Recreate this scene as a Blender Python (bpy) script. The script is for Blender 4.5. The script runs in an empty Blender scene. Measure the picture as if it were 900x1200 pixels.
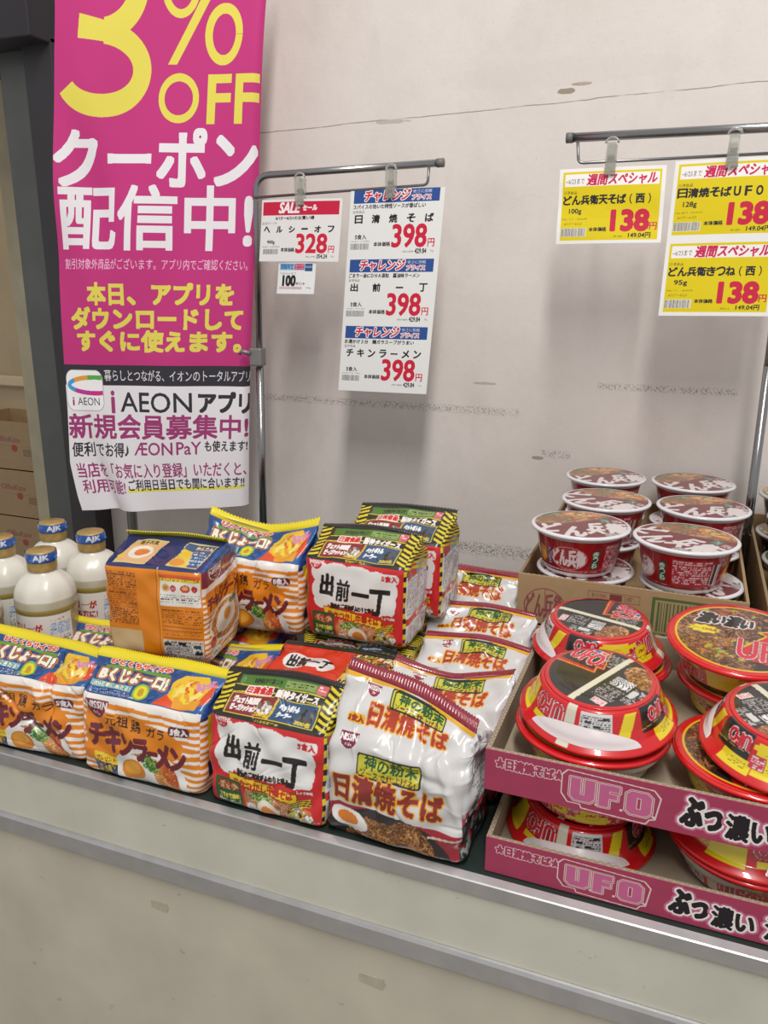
import bpy, bmesh, math, random
import numpy as np
from mathutils import Matrix, Vector

# ------------------------------------------------------------------ camera
SC = bpy.context.scene
COL = SC.collection
cam = bpy.data.cameras.new('camera')
cam_o = bpy.data.objects.new('camera', cam)
COL.objects.link(cam_o)
SC.camera = cam_o
cam.sensor_fit = 'VERTICAL'
cam.sensor_height = 36.0
cam.lens = 932.0 / 1200.0 * 36.0
cam.clip_start = 0.05
_R = [[0.934, -0.106, 0.341], [0.357, 0.255, -0.898], [0.008, 0.961, 0.277]]
_m = Matrix(_R)
_q = _m.to_quaternion()
cam_o.matrix_world = Matrix.Translation((0.299, -0.797, 0.696)) @ _q.to_matrix().to_4x4()

# ------------------------------------------------------------------ sky, lamps, exposure
world = bpy.data.worlds.new('overcast_sky')
SC.world = world
world.use_nodes = True
_bg = world.node_tree.nodes['Background']
_bg.inputs[0].default_value = (1.0, 0.985, 0.975, 1)
_bg.inputs[1].default_value = 0.54


def area_lamp(name, loc, aim, sx, sy, power, col):
    l = bpy.data.lights.new(name, 'AREA')
    l.shape = 'RECTANGLE'
    l.size, l.size_y = sx, sy
    l.energy = power
    l.color = col
    o = bpy.data.objects.new(name, l)
    COL.objects.link(o)
    o.location = loc
    d = Vector(aim) - Vector(loc)
    o.rotation_euler = d.to_track_quat('-Z', 'Y').to_euler()
    return o


area_lamp('canopy_lamp', (0.45, -1.15, 3.0), (0.0, 0.9, 0.4), 0.28, 2.3, 88, (1.0, 0.97, 0.93))
area_lamp('storeroom_lamp', (-2.6, 1.5, 1.6), (-2.5, 2.2, 0.0), 0.4, 0.4, 4, (1.0, 0.93, 0.8))
SC.view_settings.view_transform = 'Standard'
SC.view_settings.look = 'None'
SC.view_settings.gamma = 1.0
SC.view_settings.use_curve_mapping = False
SC.view_settings.exposure = -0.06


# ------------------------------------------------------------------ helpers
def lin(h):
    if isinstance(h, str):
        h = h.lstrip('#')
        c = np.array([int(h[i:i + 2], 16) for i in (0, 2, 4)]) / 255.0
    else:
        c = np.asarray(h, float)
    return np.where(c <= 0.04045, c / 12.92, ((c + 0.055) / 1.055) ** 2.4)


def hexc(h):
    h = h.lstrip('#')
    return np.array([int(h[i:i + 2], 16) for i in (0, 2, 4)], np.float32) / 255.0


def rgba(h):
    return (*[float(v) for v in lin(h)], 1.0)


MATS = {}


def pmat(name, col, rough=0.5, metal=0.0, coat=0.0, spec=0.5, noise=0.0, nscale=20.0, bump=0.0, bscale=60.0,
         trans=0.0, alpha=1.0, attr=False, coat_rough=0.08, sss=0.0, specks=0.0, gain=1.0):
    """procedural principled material; noise mottles the colour, bump roughens the surface"""
    if name in MATS:
        return MATS[name]
    m = bpy.data.materials.new(name)
    m.use_nodes = True
    nt = m.node_tree
    b = nt.nodes['Principled BSDF']
    b.inputs['Roughness'].default_value = rough
    b.inputs['Metallic'].default_value = metal
    b.inputs['Coat Weight'].default_value = coat
    b.inputs['Coat Roughness'].default_value = coat_rough
    b.inputs['Specular IOR Level'].default_value = spec
    b.inputs['Transmission Weight'].default_value = trans
    b.inputs['Alpha'].default_value = alpha
    if sss:
        b.inputs['Subsurface Weight'].default_value = sss
        b.inputs['Subsurface Radius'].default_value = (0.02, 0.02, 0.015)
    src = None
    if attr:
        a = nt.nodes.new('ShaderNodeVertexColor')
        a.layer_name = 'Col'
        src = a.outputs['Color']
        if gain != 1.0:
            g = nt.nodes.new('ShaderNodeVectorMath')
            g.operation = 'SCALE'
            g.inputs['Scale'].default_value = gain
            nt.links.new(src, g.inputs[0])
            src = g.outputs['Vector']
    else:
        b.inputs['Base Color'].default_value = rgba(col)
    tc = nt.nodes.new('ShaderNodeTexCoord')
    if noise > 0:
        n = nt.nodes.new('ShaderNodeTexNoise')
        n.inputs['Scale'].default_value = nscale
        n.inputs['Detail'].default_value = 6
        nt.links.new(tc.outputs['Object'], n.inputs['Vector'])
        mr = nt.nodes.new('ShaderNodeMapRange')
        mr.inputs['From Min'].default_value = 0.3
        mr.inputs['From Max'].default_value = 0.7
        mr.inputs['To Min'].default_value = 1.0 - noise
        mr.inputs['To Max'].default_value = 1.0 + noise * 0.5
        nt.links.new(n.outputs['Fac'], mr.inputs['Value'])
        mx = nt.nodes.new('ShaderNodeVectorMath')
        mx.operation = 'SCALE'
        if src is not None:
            nt.links.new(src, mx.inputs[0])
        else:
            mx.inputs[0].default_value = rgba(col)[:3]
        nt.links.new(mr.outputs['Result'], mx.inputs['Scale'])
        src = mx.outputs['Vector']
    if specks > 0 and src is not None:
        mp = nt.nodes.new('ShaderNodeMapping')
        mp.inputs['Scale'].default_value = (1.0, 1.0, 1.6)
        mp.inputs['Rotation'].default_value = (0, 0.5, 0)
        nt.links.new(tc.outputs['Object'], mp.inputs[0])
        n3 = nt.nodes.new('ShaderNodeTexNoise')
        n3.inputs['Scale'].default_value = 26
        n3.inputs['Detail'].default_value = 7
        n3.inputs['Roughness'].default_value = 0.62
        nt.links.new(mp.outputs[0], n3.inputs['Vector'])
        mr3 = nt.nodes.new('ShaderNodeMapRange')
        mr3.inputs['From Min'].default_value = 0.665
        mr3.inputs['From Max'].default_value = 0.70
        mr3.inputs['To Max'].default_value = specks
        nt.links.new(n3.outputs['Fac'], mr3.inputs['Value'])
        mxx = nt.nodes.new('ShaderNodeMix')
        mxx.data_type = 'RGBA'
        nt.links.new(mr3.outputs[0], mxx.inputs['Factor'])
        nt.links.new(src, mxx.inputs[6])
        mxx.inputs[7].default_value = rgba('#7d786c')
        src = mxx.outputs[2]
    if src is not None:
        nt.links.new(src, b.inputs['Base Color'])
    if bump > 0:
        n2 = nt.nodes.new('ShaderNodeTexNoise')
        n2.inputs['Scale'].default_value = bscale
        n2.inputs['Detail'].default_value = 4
        nt.links.new(tc.outputs['Object'], n2.inputs['Vector'])
        bp = nt.nodes.new('ShaderNodeBump')
        bp.inputs['Strength'].default_value = bump
        bp.inputs['Distance'].default_value = 0.002
        nt.links.new(n2.outputs['Fac'], bp.inputs['Height'])
        nt.links.new(bp.outputs['Normal'], b.inputs['Normal'])
    MATS[name] = m
    return m


def link(o, parent=None):
    COL.objects.link(o)
    if parent is not None:
        o.parent = parent
    return o


def tag(o, label=None, cat=None, group=None, kind=None):
    if label:
        o['label'] = label
    if cat:
        o['category'] = cat
    if group:
        o['group'] = group
    if kind:
        o['kind'] = kind
    return o


def thing(name, label, cat, loc=(0, 0, 0), rot=(0, 0, 0), group=None):
    o = bpy.data.objects.new(name, None)
    o.empty_display_size = 0.02
    o.location = loc
    o.rotation_euler = rot
    link(o)
    return tag(o, label, cat, group)


def mesh_obj(name, verts, faces, mat, parent=None, smooth=False, colors=None, corner=None, loc=None):
    me = bpy.data.meshes.new(name)
    me.from_pydata([tuple(map(float, v)) for v in verts] if not isinstance(verts, np.ndarray) else verts.tolist(), [], faces)
    finish_mesh(me, mat, smooth, colors, corner)
    o = bpy.data.objects.new(name, me)
    if loc is not None:
        o.location = loc
    return link(o, parent)


def finish_mesh(me, mat, smooth, colors=None, corner=None):
    if mat is not None:
        me.materials.append(mat)
    if smooth:
        me.polygons.foreach_set('use_smooth', [True] * len(me.polygons))
    if colors is not None:
        at = me.color_attributes.new('Col', 'FLOAT_COLOR', 'POINT')
        a = np.ones((len(me.vertices), 4), np.float32)
        a[:, :3] = colors
        at.data.foreach_set('color', a.ravel())
    if corner is not None:
        at = me.color_attributes.new('Col', 'FLOAT_COLOR', 'CORNER')
        tot = np.empty(len(me.polygons), np.int32)
        me.polygons.foreach_get('loop_total', tot)
        a = np.ones((len(me.loops), 4), np.float32)
        a[:, :3] = np.repeat(corner, tot, axis=0)
        at.data.foreach_set('color', a.ravel())
    me.update()


def grid_mesh(name, P, mat, parent=None, colors=None, closed_u=False, smooth=True, caps=False, loc=None):
    """P: (nv, nu, 3) grid of points -> one mesh object; closed_u wraps the rows; caps fans the first and last row"""
    nv, nu = P.shape[:2]
    idx = np.arange(nv * nu).reshape(nv, nu)
    if closed_u:
        a, b = idx[:-1], np.roll(idx, -1, axis=1)[:-1]
        c, d = np.roll(idx, -1, axis=1)[1:], idx[1:]
    else:
        a, b, c, d = idx[:-1, :-1], idx[:-1, 1:], idx[1:, 1:], idx[1:, :-1]
    quads = np.stack([a, b, c, d], -1).reshape(-1, 4)
    V = P.reshape(-1, 3)
    ncap = 0
    faces_extra = []
    if caps:
        faces_extra = [idx[0][::-1].tolist(), idx[-1].tolist()]
    me = bpy.data.meshes.new(name)
    nq = len(quads)
    me.vertices.add(len(V))
    me.vertices.foreach_set('co', V.astype(np.float32).ravel())
    loops = quads.ravel().tolist()
    starts = list(range(0, nq * 4, 4))
    for f in faces_extra:
        starts.append(len(loops))
        loops += f
    me.loops.add(len(loops))
    me.loops.foreach_set('vertex_index', np.array(loops, np.int32))
    me.polygons.add(len(starts))
    me.polygons.foreach_set('loop_start', np.array(starts, np.int32))
    me.update(calc_edges=True)
    finish_mesh(me, mat, smooth, colors)
    me.validate()
    o = bpy.data.objects.new(name, me)
    if loc is not None:
        o.location = loc
    return link(o, parent)


def box(name, lo, hi, mat, parent=None, bevel=0.0, seg=2):
    bm = bmesh.new()
    bmesh.ops.create_cube(bm, size=1.0)
    lo, hi = np.array(lo, float), np.array(hi, float)
    for v in bm.verts:
        for k in range(3):
            v.co[k] = lo[k] if v.co[k] < 0 else hi[k]
    if bevel > 0:
        bmesh.ops.bevel(bm, geom=bm.edges[:], offset=bevel, segments=seg, affect='EDGES', profile=0.5)
    me = bpy.data.meshes.new(name)
    bm.to_mesh(me)
    bm.free()
    me.materials.append(mat)
    o = bpy.data.objects.new(name, me)
    return link(o, parent)


def tube(name, pts, r, mat, parent=None, seg=14, smooth=True):
    pts = np.array(pts, float)
    n = len(pts)
    T = np.gradient(pts, axis=0)
    T /= np.linalg.norm(T, axis=1, keepdims=True)
    up = np.array([0, 1.0, 0]) if abs(T[0][1]) < 0.9 else np.array([1.0, 0, 0])
    P = np.zeros((n, seg, 3))
    A = np.linspace(0, 2 * math.pi, seg, endpoint=False)
    rr = np.broadcast_to(np.asarray(r, float), (n,))
    for i in range(n):
        u = up - T[i] * (up @ T[i])
        u /= np.linalg.norm(u)
        w = np.cross(T[i], u)
        P[i] = pts[i] + rr[i] * (np.cos(A)[:, None] * u + np.sin(A)[:, None] * w)
        up = u
    return grid_mesh(name, P, mat, parent, closed_u=True, smooth=smooth, caps=True)


def bend(pts, r, n=6):
    """round the corners of a poly-line"""
    pts = [np.array(p, float) for p in pts]
    out = [pts[0]]
    for i in range(1, len(pts) - 1):
        a, b, c = pts[i - 1], pts[i], pts[i + 1]
        d1 = (a - b) / np.linalg.norm(a - b)
        d2 = (c - b) / np.linalg.norm(c - b)
        p0, p1 = b + d1 * r, b + d2 * r
        for t in np.linspace(0, 1, n):
            out.append((1 - t) ** 2 * p0 + 2 * t * (1 - t) * b + t * t * p1)
    out.append(pts[-1])
    return out


def lathe(name, prof, mat, parent=None, seg=96, colors=None, smooth=True, caps=True):
    """prof: list of (r, z)"""
    prof = np.array(prof, float)
    A = np.linspace(0, 2 * math.pi, seg, endpoint=False)
    P = np.zeros((len(prof), seg, 3))
    P[..., 0] = prof[:, :1] * np.cos(A)
    P[..., 1] = prof[:, :1] * np.sin(A)
    P[..., 2] = prof[:, 1:2]
    return grid_mesh(name, P, mat, parent, colors=colors, closed_u=True, smooth=smooth, caps=caps)


# ------------------------------------------------------------------ print: a small rasteriser whose pictures become mesh colours
_TXT = {}


def text_edges(s):
    """triangles of a line of lettering in the built-in font, normalised to its own box"""
    if s in _TXT:
        return _TXT[s]
    c = bpy.data.curves.new('lettering', 'FONT')
    c.body = s
    c.size = 1.0
    c.resolution_u = 3
    c.fill_mode = 'FRONT'
    o = bpy.data.objects.new('lettering', c)
    COL.objects.link(o)
    bpy.context.view_layer.update()
    me = bpy.data.meshes.new_from_object(o.evaluated_get(bpy.context.evaluated_depsgraph_get()))
    bpy.data.objects.remove(o)
    bpy.data.curves.remove(c)
    nv = len(me.vertices)
    V = np.empty(nv * 3, np.float32)
    me.vertices.foreach_get('co', V)
    V = V.reshape(-1, 3)[:, :2].astype(float)
    me.calc_loop_triangles()
    T = np.empty(len(me.loop_triangles) * 3, np.int32)
    me.loop_triangles.foreach_get('vertices', T)
    bpy.data.meshes.remove(me)
    mn, mx = V.min(0), V.max(0)
    V = (V - mn) / np.maximum(mx - mn, 1e-6)
    _TXT[s] = V[T].reshape(-1, 2)
    return _TXT[s]


def dilate(m, r, square=False):
    for i in range(int(r)):
        o = m.copy()
        o[1:] |= m[:-1]
        o[:-1] |= m[1:]
        o[:, 1:] |= m[:, :-1]
        o[:, :-1] |= m[:, 1:]
        if square or i % 2:
            o[1:, 1:] |= m[:-1, :-1]
            o[:-1, :-1] |= m[1:, 1:]
            o[1:, :-1] |= m[:-1, 1:]
            o[:-1, 1:] |= m[1:, :-1]
        m = o
    return m


class Canvas:
    """a picture in millimetres, origin at the lower left"""

    def __init__(s, w, h, bg, ppm=3.0, seed=1):
        s.w, s.h, s.ppm = w, h, ppm
        s.W, s.H = int(round(w * ppm)), int(round(h * ppm))
        s.a = np.empty((s.H, s.W, 3), np.float32)
        s.a[:] = hexc(bg)
        s.rng = random.Random(seed)
        s.nr = np.random.RandomState(seed)
        yy, xx = np.mgrid[0:s.H, 0:s.W]
        s.X, s.Y = (xx + 0.5) / ppm, (yy + 0.5) / ppm
        s.clip = None

    def put(s, m, col):
        if s.clip is not None:
            m = m & s.clip
        s.a[m] = hexc(col)

    def edges(s, p0, p1):
        m = np.zeros((s.H, s.W + 1), np.int32)
        y0, y1 = p0[:, 1] * s.ppm - 0.5, p1[:, 1] * s.ppm - 0.5
        x0, x1 = p0[:, 0] * s.ppm - 0.5, p1[:, 0] * s.ppm - 0.5
        sw = y0 > y1
        y0, y1 = np.where(sw, y1, y0), np.where(sw, y0, y1)
        x0, x1 = np.where(sw, x1, x0), np.where(sw, x0, x1)
        r0 = np.clip(np.ceil(y0), 0, s.H).astype(int)
        r1 = np.clip(np.ceil(y1), 0, s.H).astype(int)
        n = np.maximum(r1 - r0, 0)
        if n.sum() == 0:
            return np.zeros((s.H, s.W), bool)
        k = np.repeat(np.arange(len(n)), n)
        off = np.arange(n.sum()) - np.repeat(np.cumsum(n) - n, n)
        r = r0[k] + off
        t = (r - y0[k]) / np.maximum(y1[k] - y0[k], 1e-9)
        x = x0[k] + t * (x1[k] - x0[k])
        c = np.clip(np.ceil(x), 0, s.W).astype(int)
        np.add.at(m, (r, c), 1)
        out = (np.cumsum(m, axis=1)[:, :-1] % 2).astype(bool)
        for i in np.nonzero(m.sum(1) % 2)[0]:      # an unclosed outline: borrow the neighbouring row
            out[i] = out[i - 1] if i > 0 else False
        return out

    def tris(s, T):
        """union of many triangles, as row spans"""
        m = np.zeros((s.H, s.W + 1), np.int32)
        T = T * s.ppm - 0.5
        o = np.argsort(T[:, :, 1], axis=1)
        T = np.take_along_axis(T, o[:, :, None], axis=1)
        ya, yb, yc = T[:, 0, 1], T[:, 1, 1], T[:, 2, 1]
        r0 = np.clip(np.ceil(ya), 0, s.H).astype(int)
        n = np.maximum(np.clip(np.ceil(yc), 0, s.H).astype(int) - r0, 0)
        if n.sum() == 0:
            return np.zeros((s.H, s.W), bool)
        k = np.repeat(np.arange(len(n)), n)
        r = r0[k] + np.arange(n.sum()) - np.repeat(np.cumsum(n) - n, n)
        A, B, C = T[k, 0], T[k, 1], T[k, 2]
        xl = A[:, 0] + (r - A[:, 1]) / np.maximum(C[:, 1] - A[:, 1], 1e-9) * (C[:, 0] - A[:, 0])
        lowh = r < B[:, 1]
        x1 = A[:, 0] + (r - A[:, 1]) / np.maximum(B[:, 1] - A[:, 1], 1e-9) * (B[:, 0] - A[:, 0])
        x2 = B[:, 0] + (r - B[:, 1]) / np.maximum(C[:, 1] - B[:, 1], 1e-9) * (C[:, 0] - B[:, 0])
        xs = np.where(lowh, x1, x2)
        c0 = np.clip(np.ceil(np.minimum(xl, xs)), 0, s.W).astype(int)
        c1 = np.clip(np.ceil(np.maximum(xl, xs)), 0, s.W).astype(int)
        np.add.at(m, (r, c0), 1)
        np.add.at(m, (r, c1), -1)
        return np.cumsum(m, axis=1)[:, :-1] > 0

    def rect(s, x0, y0, x1, y1, col):
        i0, i1 = max(0, int(round(y0 * s.ppm))), int(round(y1 * s.ppm))
        j0, j1 = max(0, int(round(x0 * s.ppm))), int(round(x1 * s.ppm))
        if s.clip is None:
            s.a[i0:max(i1, i0), j0:max(j1, j0)] = hexc(col)
        else:
            m = np.zeros((s.H, s.W), bool)
            m[i0:i1, j0:j1] = True
            s.put(m, col)

    def ellm(s, cx, cy, rx, ry, rot=0.0):
        c, sn = math.cos(rot), math.sin(rot)
        dx, dy = s.X - cx, s.Y - cy
        return ((dx * c + dy * sn) / rx) ** 2 + ((-dx * sn + dy * c) / ry) ** 2 < 1

    def ell(s, cx, cy, rx, ry, col, rot=0.0):
        s.put(s.ellm(cx, cy, rx, ry, rot), col)

    def polym(s, pts):
        p = np.array(pts, float)
        return s.edges(p, np.roll(p, -1, axis=0))

    def poly(s, pts, col):
        s.put(s.polym(pts), col)

    def rrect(s, x0, y0, x1, y1, r, col):
        dx = np.maximum(np.abs(s.X - (x0 + x1) / 2) - ((x1 - x0) / 2 - r), 0)
        dy = np.maximum(np.abs(s.Y - (y0 + y1) / 2) - ((y1 - y0) / 2 - r), 0)
        s.put(dx * dx + dy * dy < r * r, col)

    def text(s, t, x0, y0, x1, y1, col, b=0.0, ol=(), sh=0.0, rot=0.0, arc=0.0, sq=False):
        """lettering stretched to the box; b = extra stroke weight in mm, ol = [(mm, colour)] outlines, sh = slant"""
        tri = text_edges(t)

        def mp(p):
            x = p[:, 0] * (x1 - x0 - abs(sh) * (y1 - y0)) + (sh * p[:, 1] if sh >= 0 else sh * (p[:, 1] - 1)) * (y1 - y0)
            y = p[:, 1] * (y1 - y0) + arc * 4 * p[:, 0] * (1 - p[:, 0])
            if rot:
                cx, cy = (x1 - x0) / 2, (y1 - y0) / 2
                c, sn = math.cos(rot), math.sin(rot)
                x, y = cx + (x - cx) * c - (y - cy) * sn, cy + (x - cx) * sn + (y - cy) * c
            return np.stack([x + x0, y + y0], 1)
        m = s.tris(mp(tri).reshape(-1, 3, 2))
        if b > 0:
            m = dilate(m, int(b * s.ppm + 0.25), sq)
        last = m
        stack = []
        for w, c in ol:
            last = dilate(last, max(1, round(w * s.ppm)))
            stack.append((last, c))
        for mm, c in reversed(stack):
            s.put(mm, c)
        s.put(m, col)

    def line(s, pts, w, col):
        m = np.zeros((s.H, s.W), bool)
        for (ax, ay), (bx, by) in zip(pts[:-1], pts[1:]):
            i0, i1 = int((min(ay, by) - w) * s.ppm), int((max(ay, by) + w) * s.ppm) + 2
            j0, j1 = int((min(ax, bx) - w) * s.ppm), int((max(ax, bx) + w) * s.ppm) + 2
            i0, j0 = max(i0, 0), max(j0, 0)
            X, Y = s.X[i0:i1, j0:j1], s.Y[i0:i1, j0:j1]
            if X.size == 0:
                continue
            L2 = (bx - ax) ** 2 + (by - ay) ** 2 + 1e-9
            t = np.clip(((X - ax) * (bx - ax) + (Y - ay) * (by - ay)) / L2, 0, 1)
            m[i0:i1, j0:j1] |= (X - ax - t * (bx - ax)) ** 2 + (Y - ay - t * (by - ay)) ** 2 < (w / 2) ** 2
        s.put(m, col)

    def strands(s, mask, cols, n, ln=14, w=1.2, curl=0.7):
        """cooked noodles: many short curling strokes inside a mask"""
        ys, xs = np.nonzero(mask)
        if len(ys) == 0:
            return
        keep = s.clip
        s.clip = mask if keep is None else mask & keep
        for _ in range(n):
            k = s.rng.randrange(len(ys))
            x, y = xs[k] / s.ppm, ys[k] / s.ppm
            a = s.rng.uniform(0, 6.28)
            cv = s.rng.uniform(-curl, curl)
            pts = [(x, y)]
            for _ in range(4):
                x += math.cos(a) * ln / 4
                y += math.sin(a) * ln / 4
                a += cv
                pts.append((x, y))
            s.line(pts, w * s.rng.uniform(0.7, 1.3), s.rng.choice(cols))
        s.clip = keep

    def blobs(s, mask, cols, n, r0=1.0, r1=3.0):
        ys, xs = np.nonzero(mask)
        if len(ys) == 0:
            return
        keep = s.clip
        s.clip = mask if keep is None else mask & keep
        for _ in range(n):
            k = s.rng.randrange(len(ys))
            r = s.rng.uniform(r0, r1)
            x, y = xs[k] / s.ppm, ys[k] / s.ppm
            s.line([(x, y), (x + s.rng.uniform(-r, r), y + s.rng.uniform(-r, r))], r, s.rng.choice(cols))
        s.clip = keep

    def micro(s, x0, y0, x1, y1, col, lh=3.0, fill=0.62, th=0.55):
        """rows of print too small to read"""
        y = y1 - lh
        while y >= y0:
            x = x0
            while x < x1:
                w = s.rng.uniform(0.8, 2.4)
                if s.rng.random() < fill:
                    s.rect(x, y + lh * 0.15, min(x + w, x1), y + lh * (0.15 + th), col)
                x += w + s.rng.uniform(0.2, 0.7)
            y -= lh

    def bars(s, x0, y0, x1, y1, col='#2a2a30', bg='#f4f4f4', lo=0.5, hi=1.4):
        s.rect(x0, y0, x1, y1, bg)
        x = x0 + 1
        while x < x1 - 1:
            w = s.rng.uniform(lo, hi)
            s.rect(x, y0 + 0.6, min(x + w, x1 - 1), y1 - 0.6, col)
            x += w + s.rng.uniform(lo, hi)

    def ids(s):
        q = np.round(s.a * 255).astype(np.int64)
        return q[..., 0] * 65536 + q[..., 1] * 256 + q[..., 2]

    def sample(s, x, y, blur=0.5):
        """linear colours at points given in mm, averaged over a small window"""
        k = max(1, int(round(blur * s.ppm)))
        if getattr(s, '_sat', None) is None:
            L = np.where(s.a <= 0.04045, s.a / 12.92, ((s.a + 0.055) / 1.055) ** 2.4)
            S = np.zeros((s.H + 1, s.W + 1, 3))
            S[1:, 1:] = L.cumsum(0).cumsum(1)
            s._sat = S
        S = s._sat
        j = np.clip((x * s.ppm).astype(int), 0, s.W - 1)
        i = np.clip((y * s.ppm).astype(int), 0, s.H - 1)
        i0, i1 = np.clip(i - k + 1, 0, s.H - 1), np.clip(i + k, 1, s.H)
        j0, j1 = np.clip(j - k + 1, 0, s.W - 1), np.clip(j + k, 1, s.W)
        n = ((i1 - i0) * (j1 - j0))[..., None]
        return (S[i1, j1] - S[i0, j1] - S[i1, j0] + S[i0, j0]) / n


def printed_sheet(name, cv, fn, mat, parent=None, maxrun=10 ** 6, smooth=False):
    """turn a Canvas into ONE connected mesh: a planar partition into same-colour rectangles, bent by fn(xmm, ymm)"""
    ids = cv.ids()
    H, W = ids.shape
    rects, active = [], {}
    for y in range(H + 1):
        new = {}
        if y < H:
            row = ids[y]
            br = np.nonzero(np.diff(row))[0] + 1
            st = np.concatenate([[0], br])
            en = np.concatenate([br, [W]])
            for a, b in zip(st.tolist(), en.tolist()):
                v = int(row[a])
                a2 = a
                while a2 < b:
                    b2 = min(b, (a2 // maxrun + 1) * maxrun)
                    k = (a2, b2, v)
                    y0 = active.pop(k, None)
                    if y0 is not None and y - y0 < maxrun and y % maxrun:
                        new[k] = y0
                    else:
                        if y0 is not None:
                            rects.append((*k, y0, y))
                        new[k] = y
                    a2 = b2
        for k, y0 in active.items():
            rects.append((*k, y0, y))
        active = new
    cor = np.zeros((H + 1, W + 1), bool)
    for a, b, v, y0, y1 in rects:
        cor[y0, a] = cor[y0, b] = cor[y1, a] = cor[y1, b] = True
    ii, jj = np.nonzero(cor)
    idx = np.full((H + 1, W + 1), -1, np.int64)
    idx[ii, jj] = np.arange(len(ii))
    faces, cols = [], []
    for a, b, v, y0, y1 in rects:
        f = idx[y0, a:b + 1]
        f2 = idx[y0:y1 + 1, b]
        f3 = idx[y1, a:b + 1][::-1]
        f4 = idx[y0:y1 + 1, a][::-1]
        L = np.concatenate([f[f >= 0][:-1], f2[f2 >= 0][:-1], f3[f3 >= 0][:-1], f4[f4 >= 0][:-1]])
        faces.append(L.tolist())
        cols.append((v // 65536, v // 256 % 256, v % 256))
    V = fn(jj / cv.ppm, ii / cv.ppm)
    C = np.array(cols, float) / 255.0
    C = np.where(C <= 0.04045, C / 12.92, ((C + 0.055) / 1.055) ** 2.4)
    return mesh_obj(name, V, faces, mat, parent, smooth, corner=C)


PAPER = pmat('printed_paper', '', gain=0.88, rough=0.6, attr=True, spec=0.3)
PAPER_W = pmat('white_card', '#e6e6e4', rough=0.55)
CLOTH = pmat('printed_cloth', '', rough=0.75, attr=True, spec=0.25, bump=0.12, bscale=900)
FOIL = pmat('printed_film', '', gain=0.84, rough=0.30, attr=True, coat=0.35, coat_rough=0.12, bump=0.10, bscale=90)
SHINY = pmat('printed_shrink_film', '', gain=0.84, rough=0.28, attr=True, coat=0.8, coat_rough=0.05, bump=0.05, bscale=45)
LIDM = pmat('printed_lid_film', '', gain=0.84, rough=0.36, attr=True, coat=0.55, coat_rough=0.2, bump=0.05, bscale=60)
BOARD = pmat('printed_cardboard', '', rough=0.75, attr=True, spec=0.3, noise=0.06, nscale=45)
STEEL = pmat('chrome_tube', '#9a9a9c', rough=0.22, metal=1.0)
STEEL2 = pmat('zinc_wire', '#8a8a8a', rough=0.35, metal=1.0)
ALU = pmat('aluminium_edging', '#c2c1c2', rough=0.36, metal=0.75, noise=0.10, nscale=30, bump=0.05)
KRAFT = pmat('brown_cardboard', '#a68a68', rough=0.85, noise=0.10, nscale=30, spec=0.2)
KRAFT_D = pmat('grey_cardboard_inside', '#a59884', rough=0.9, noise=0.10, nscale=30, spec=0.2)

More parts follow.
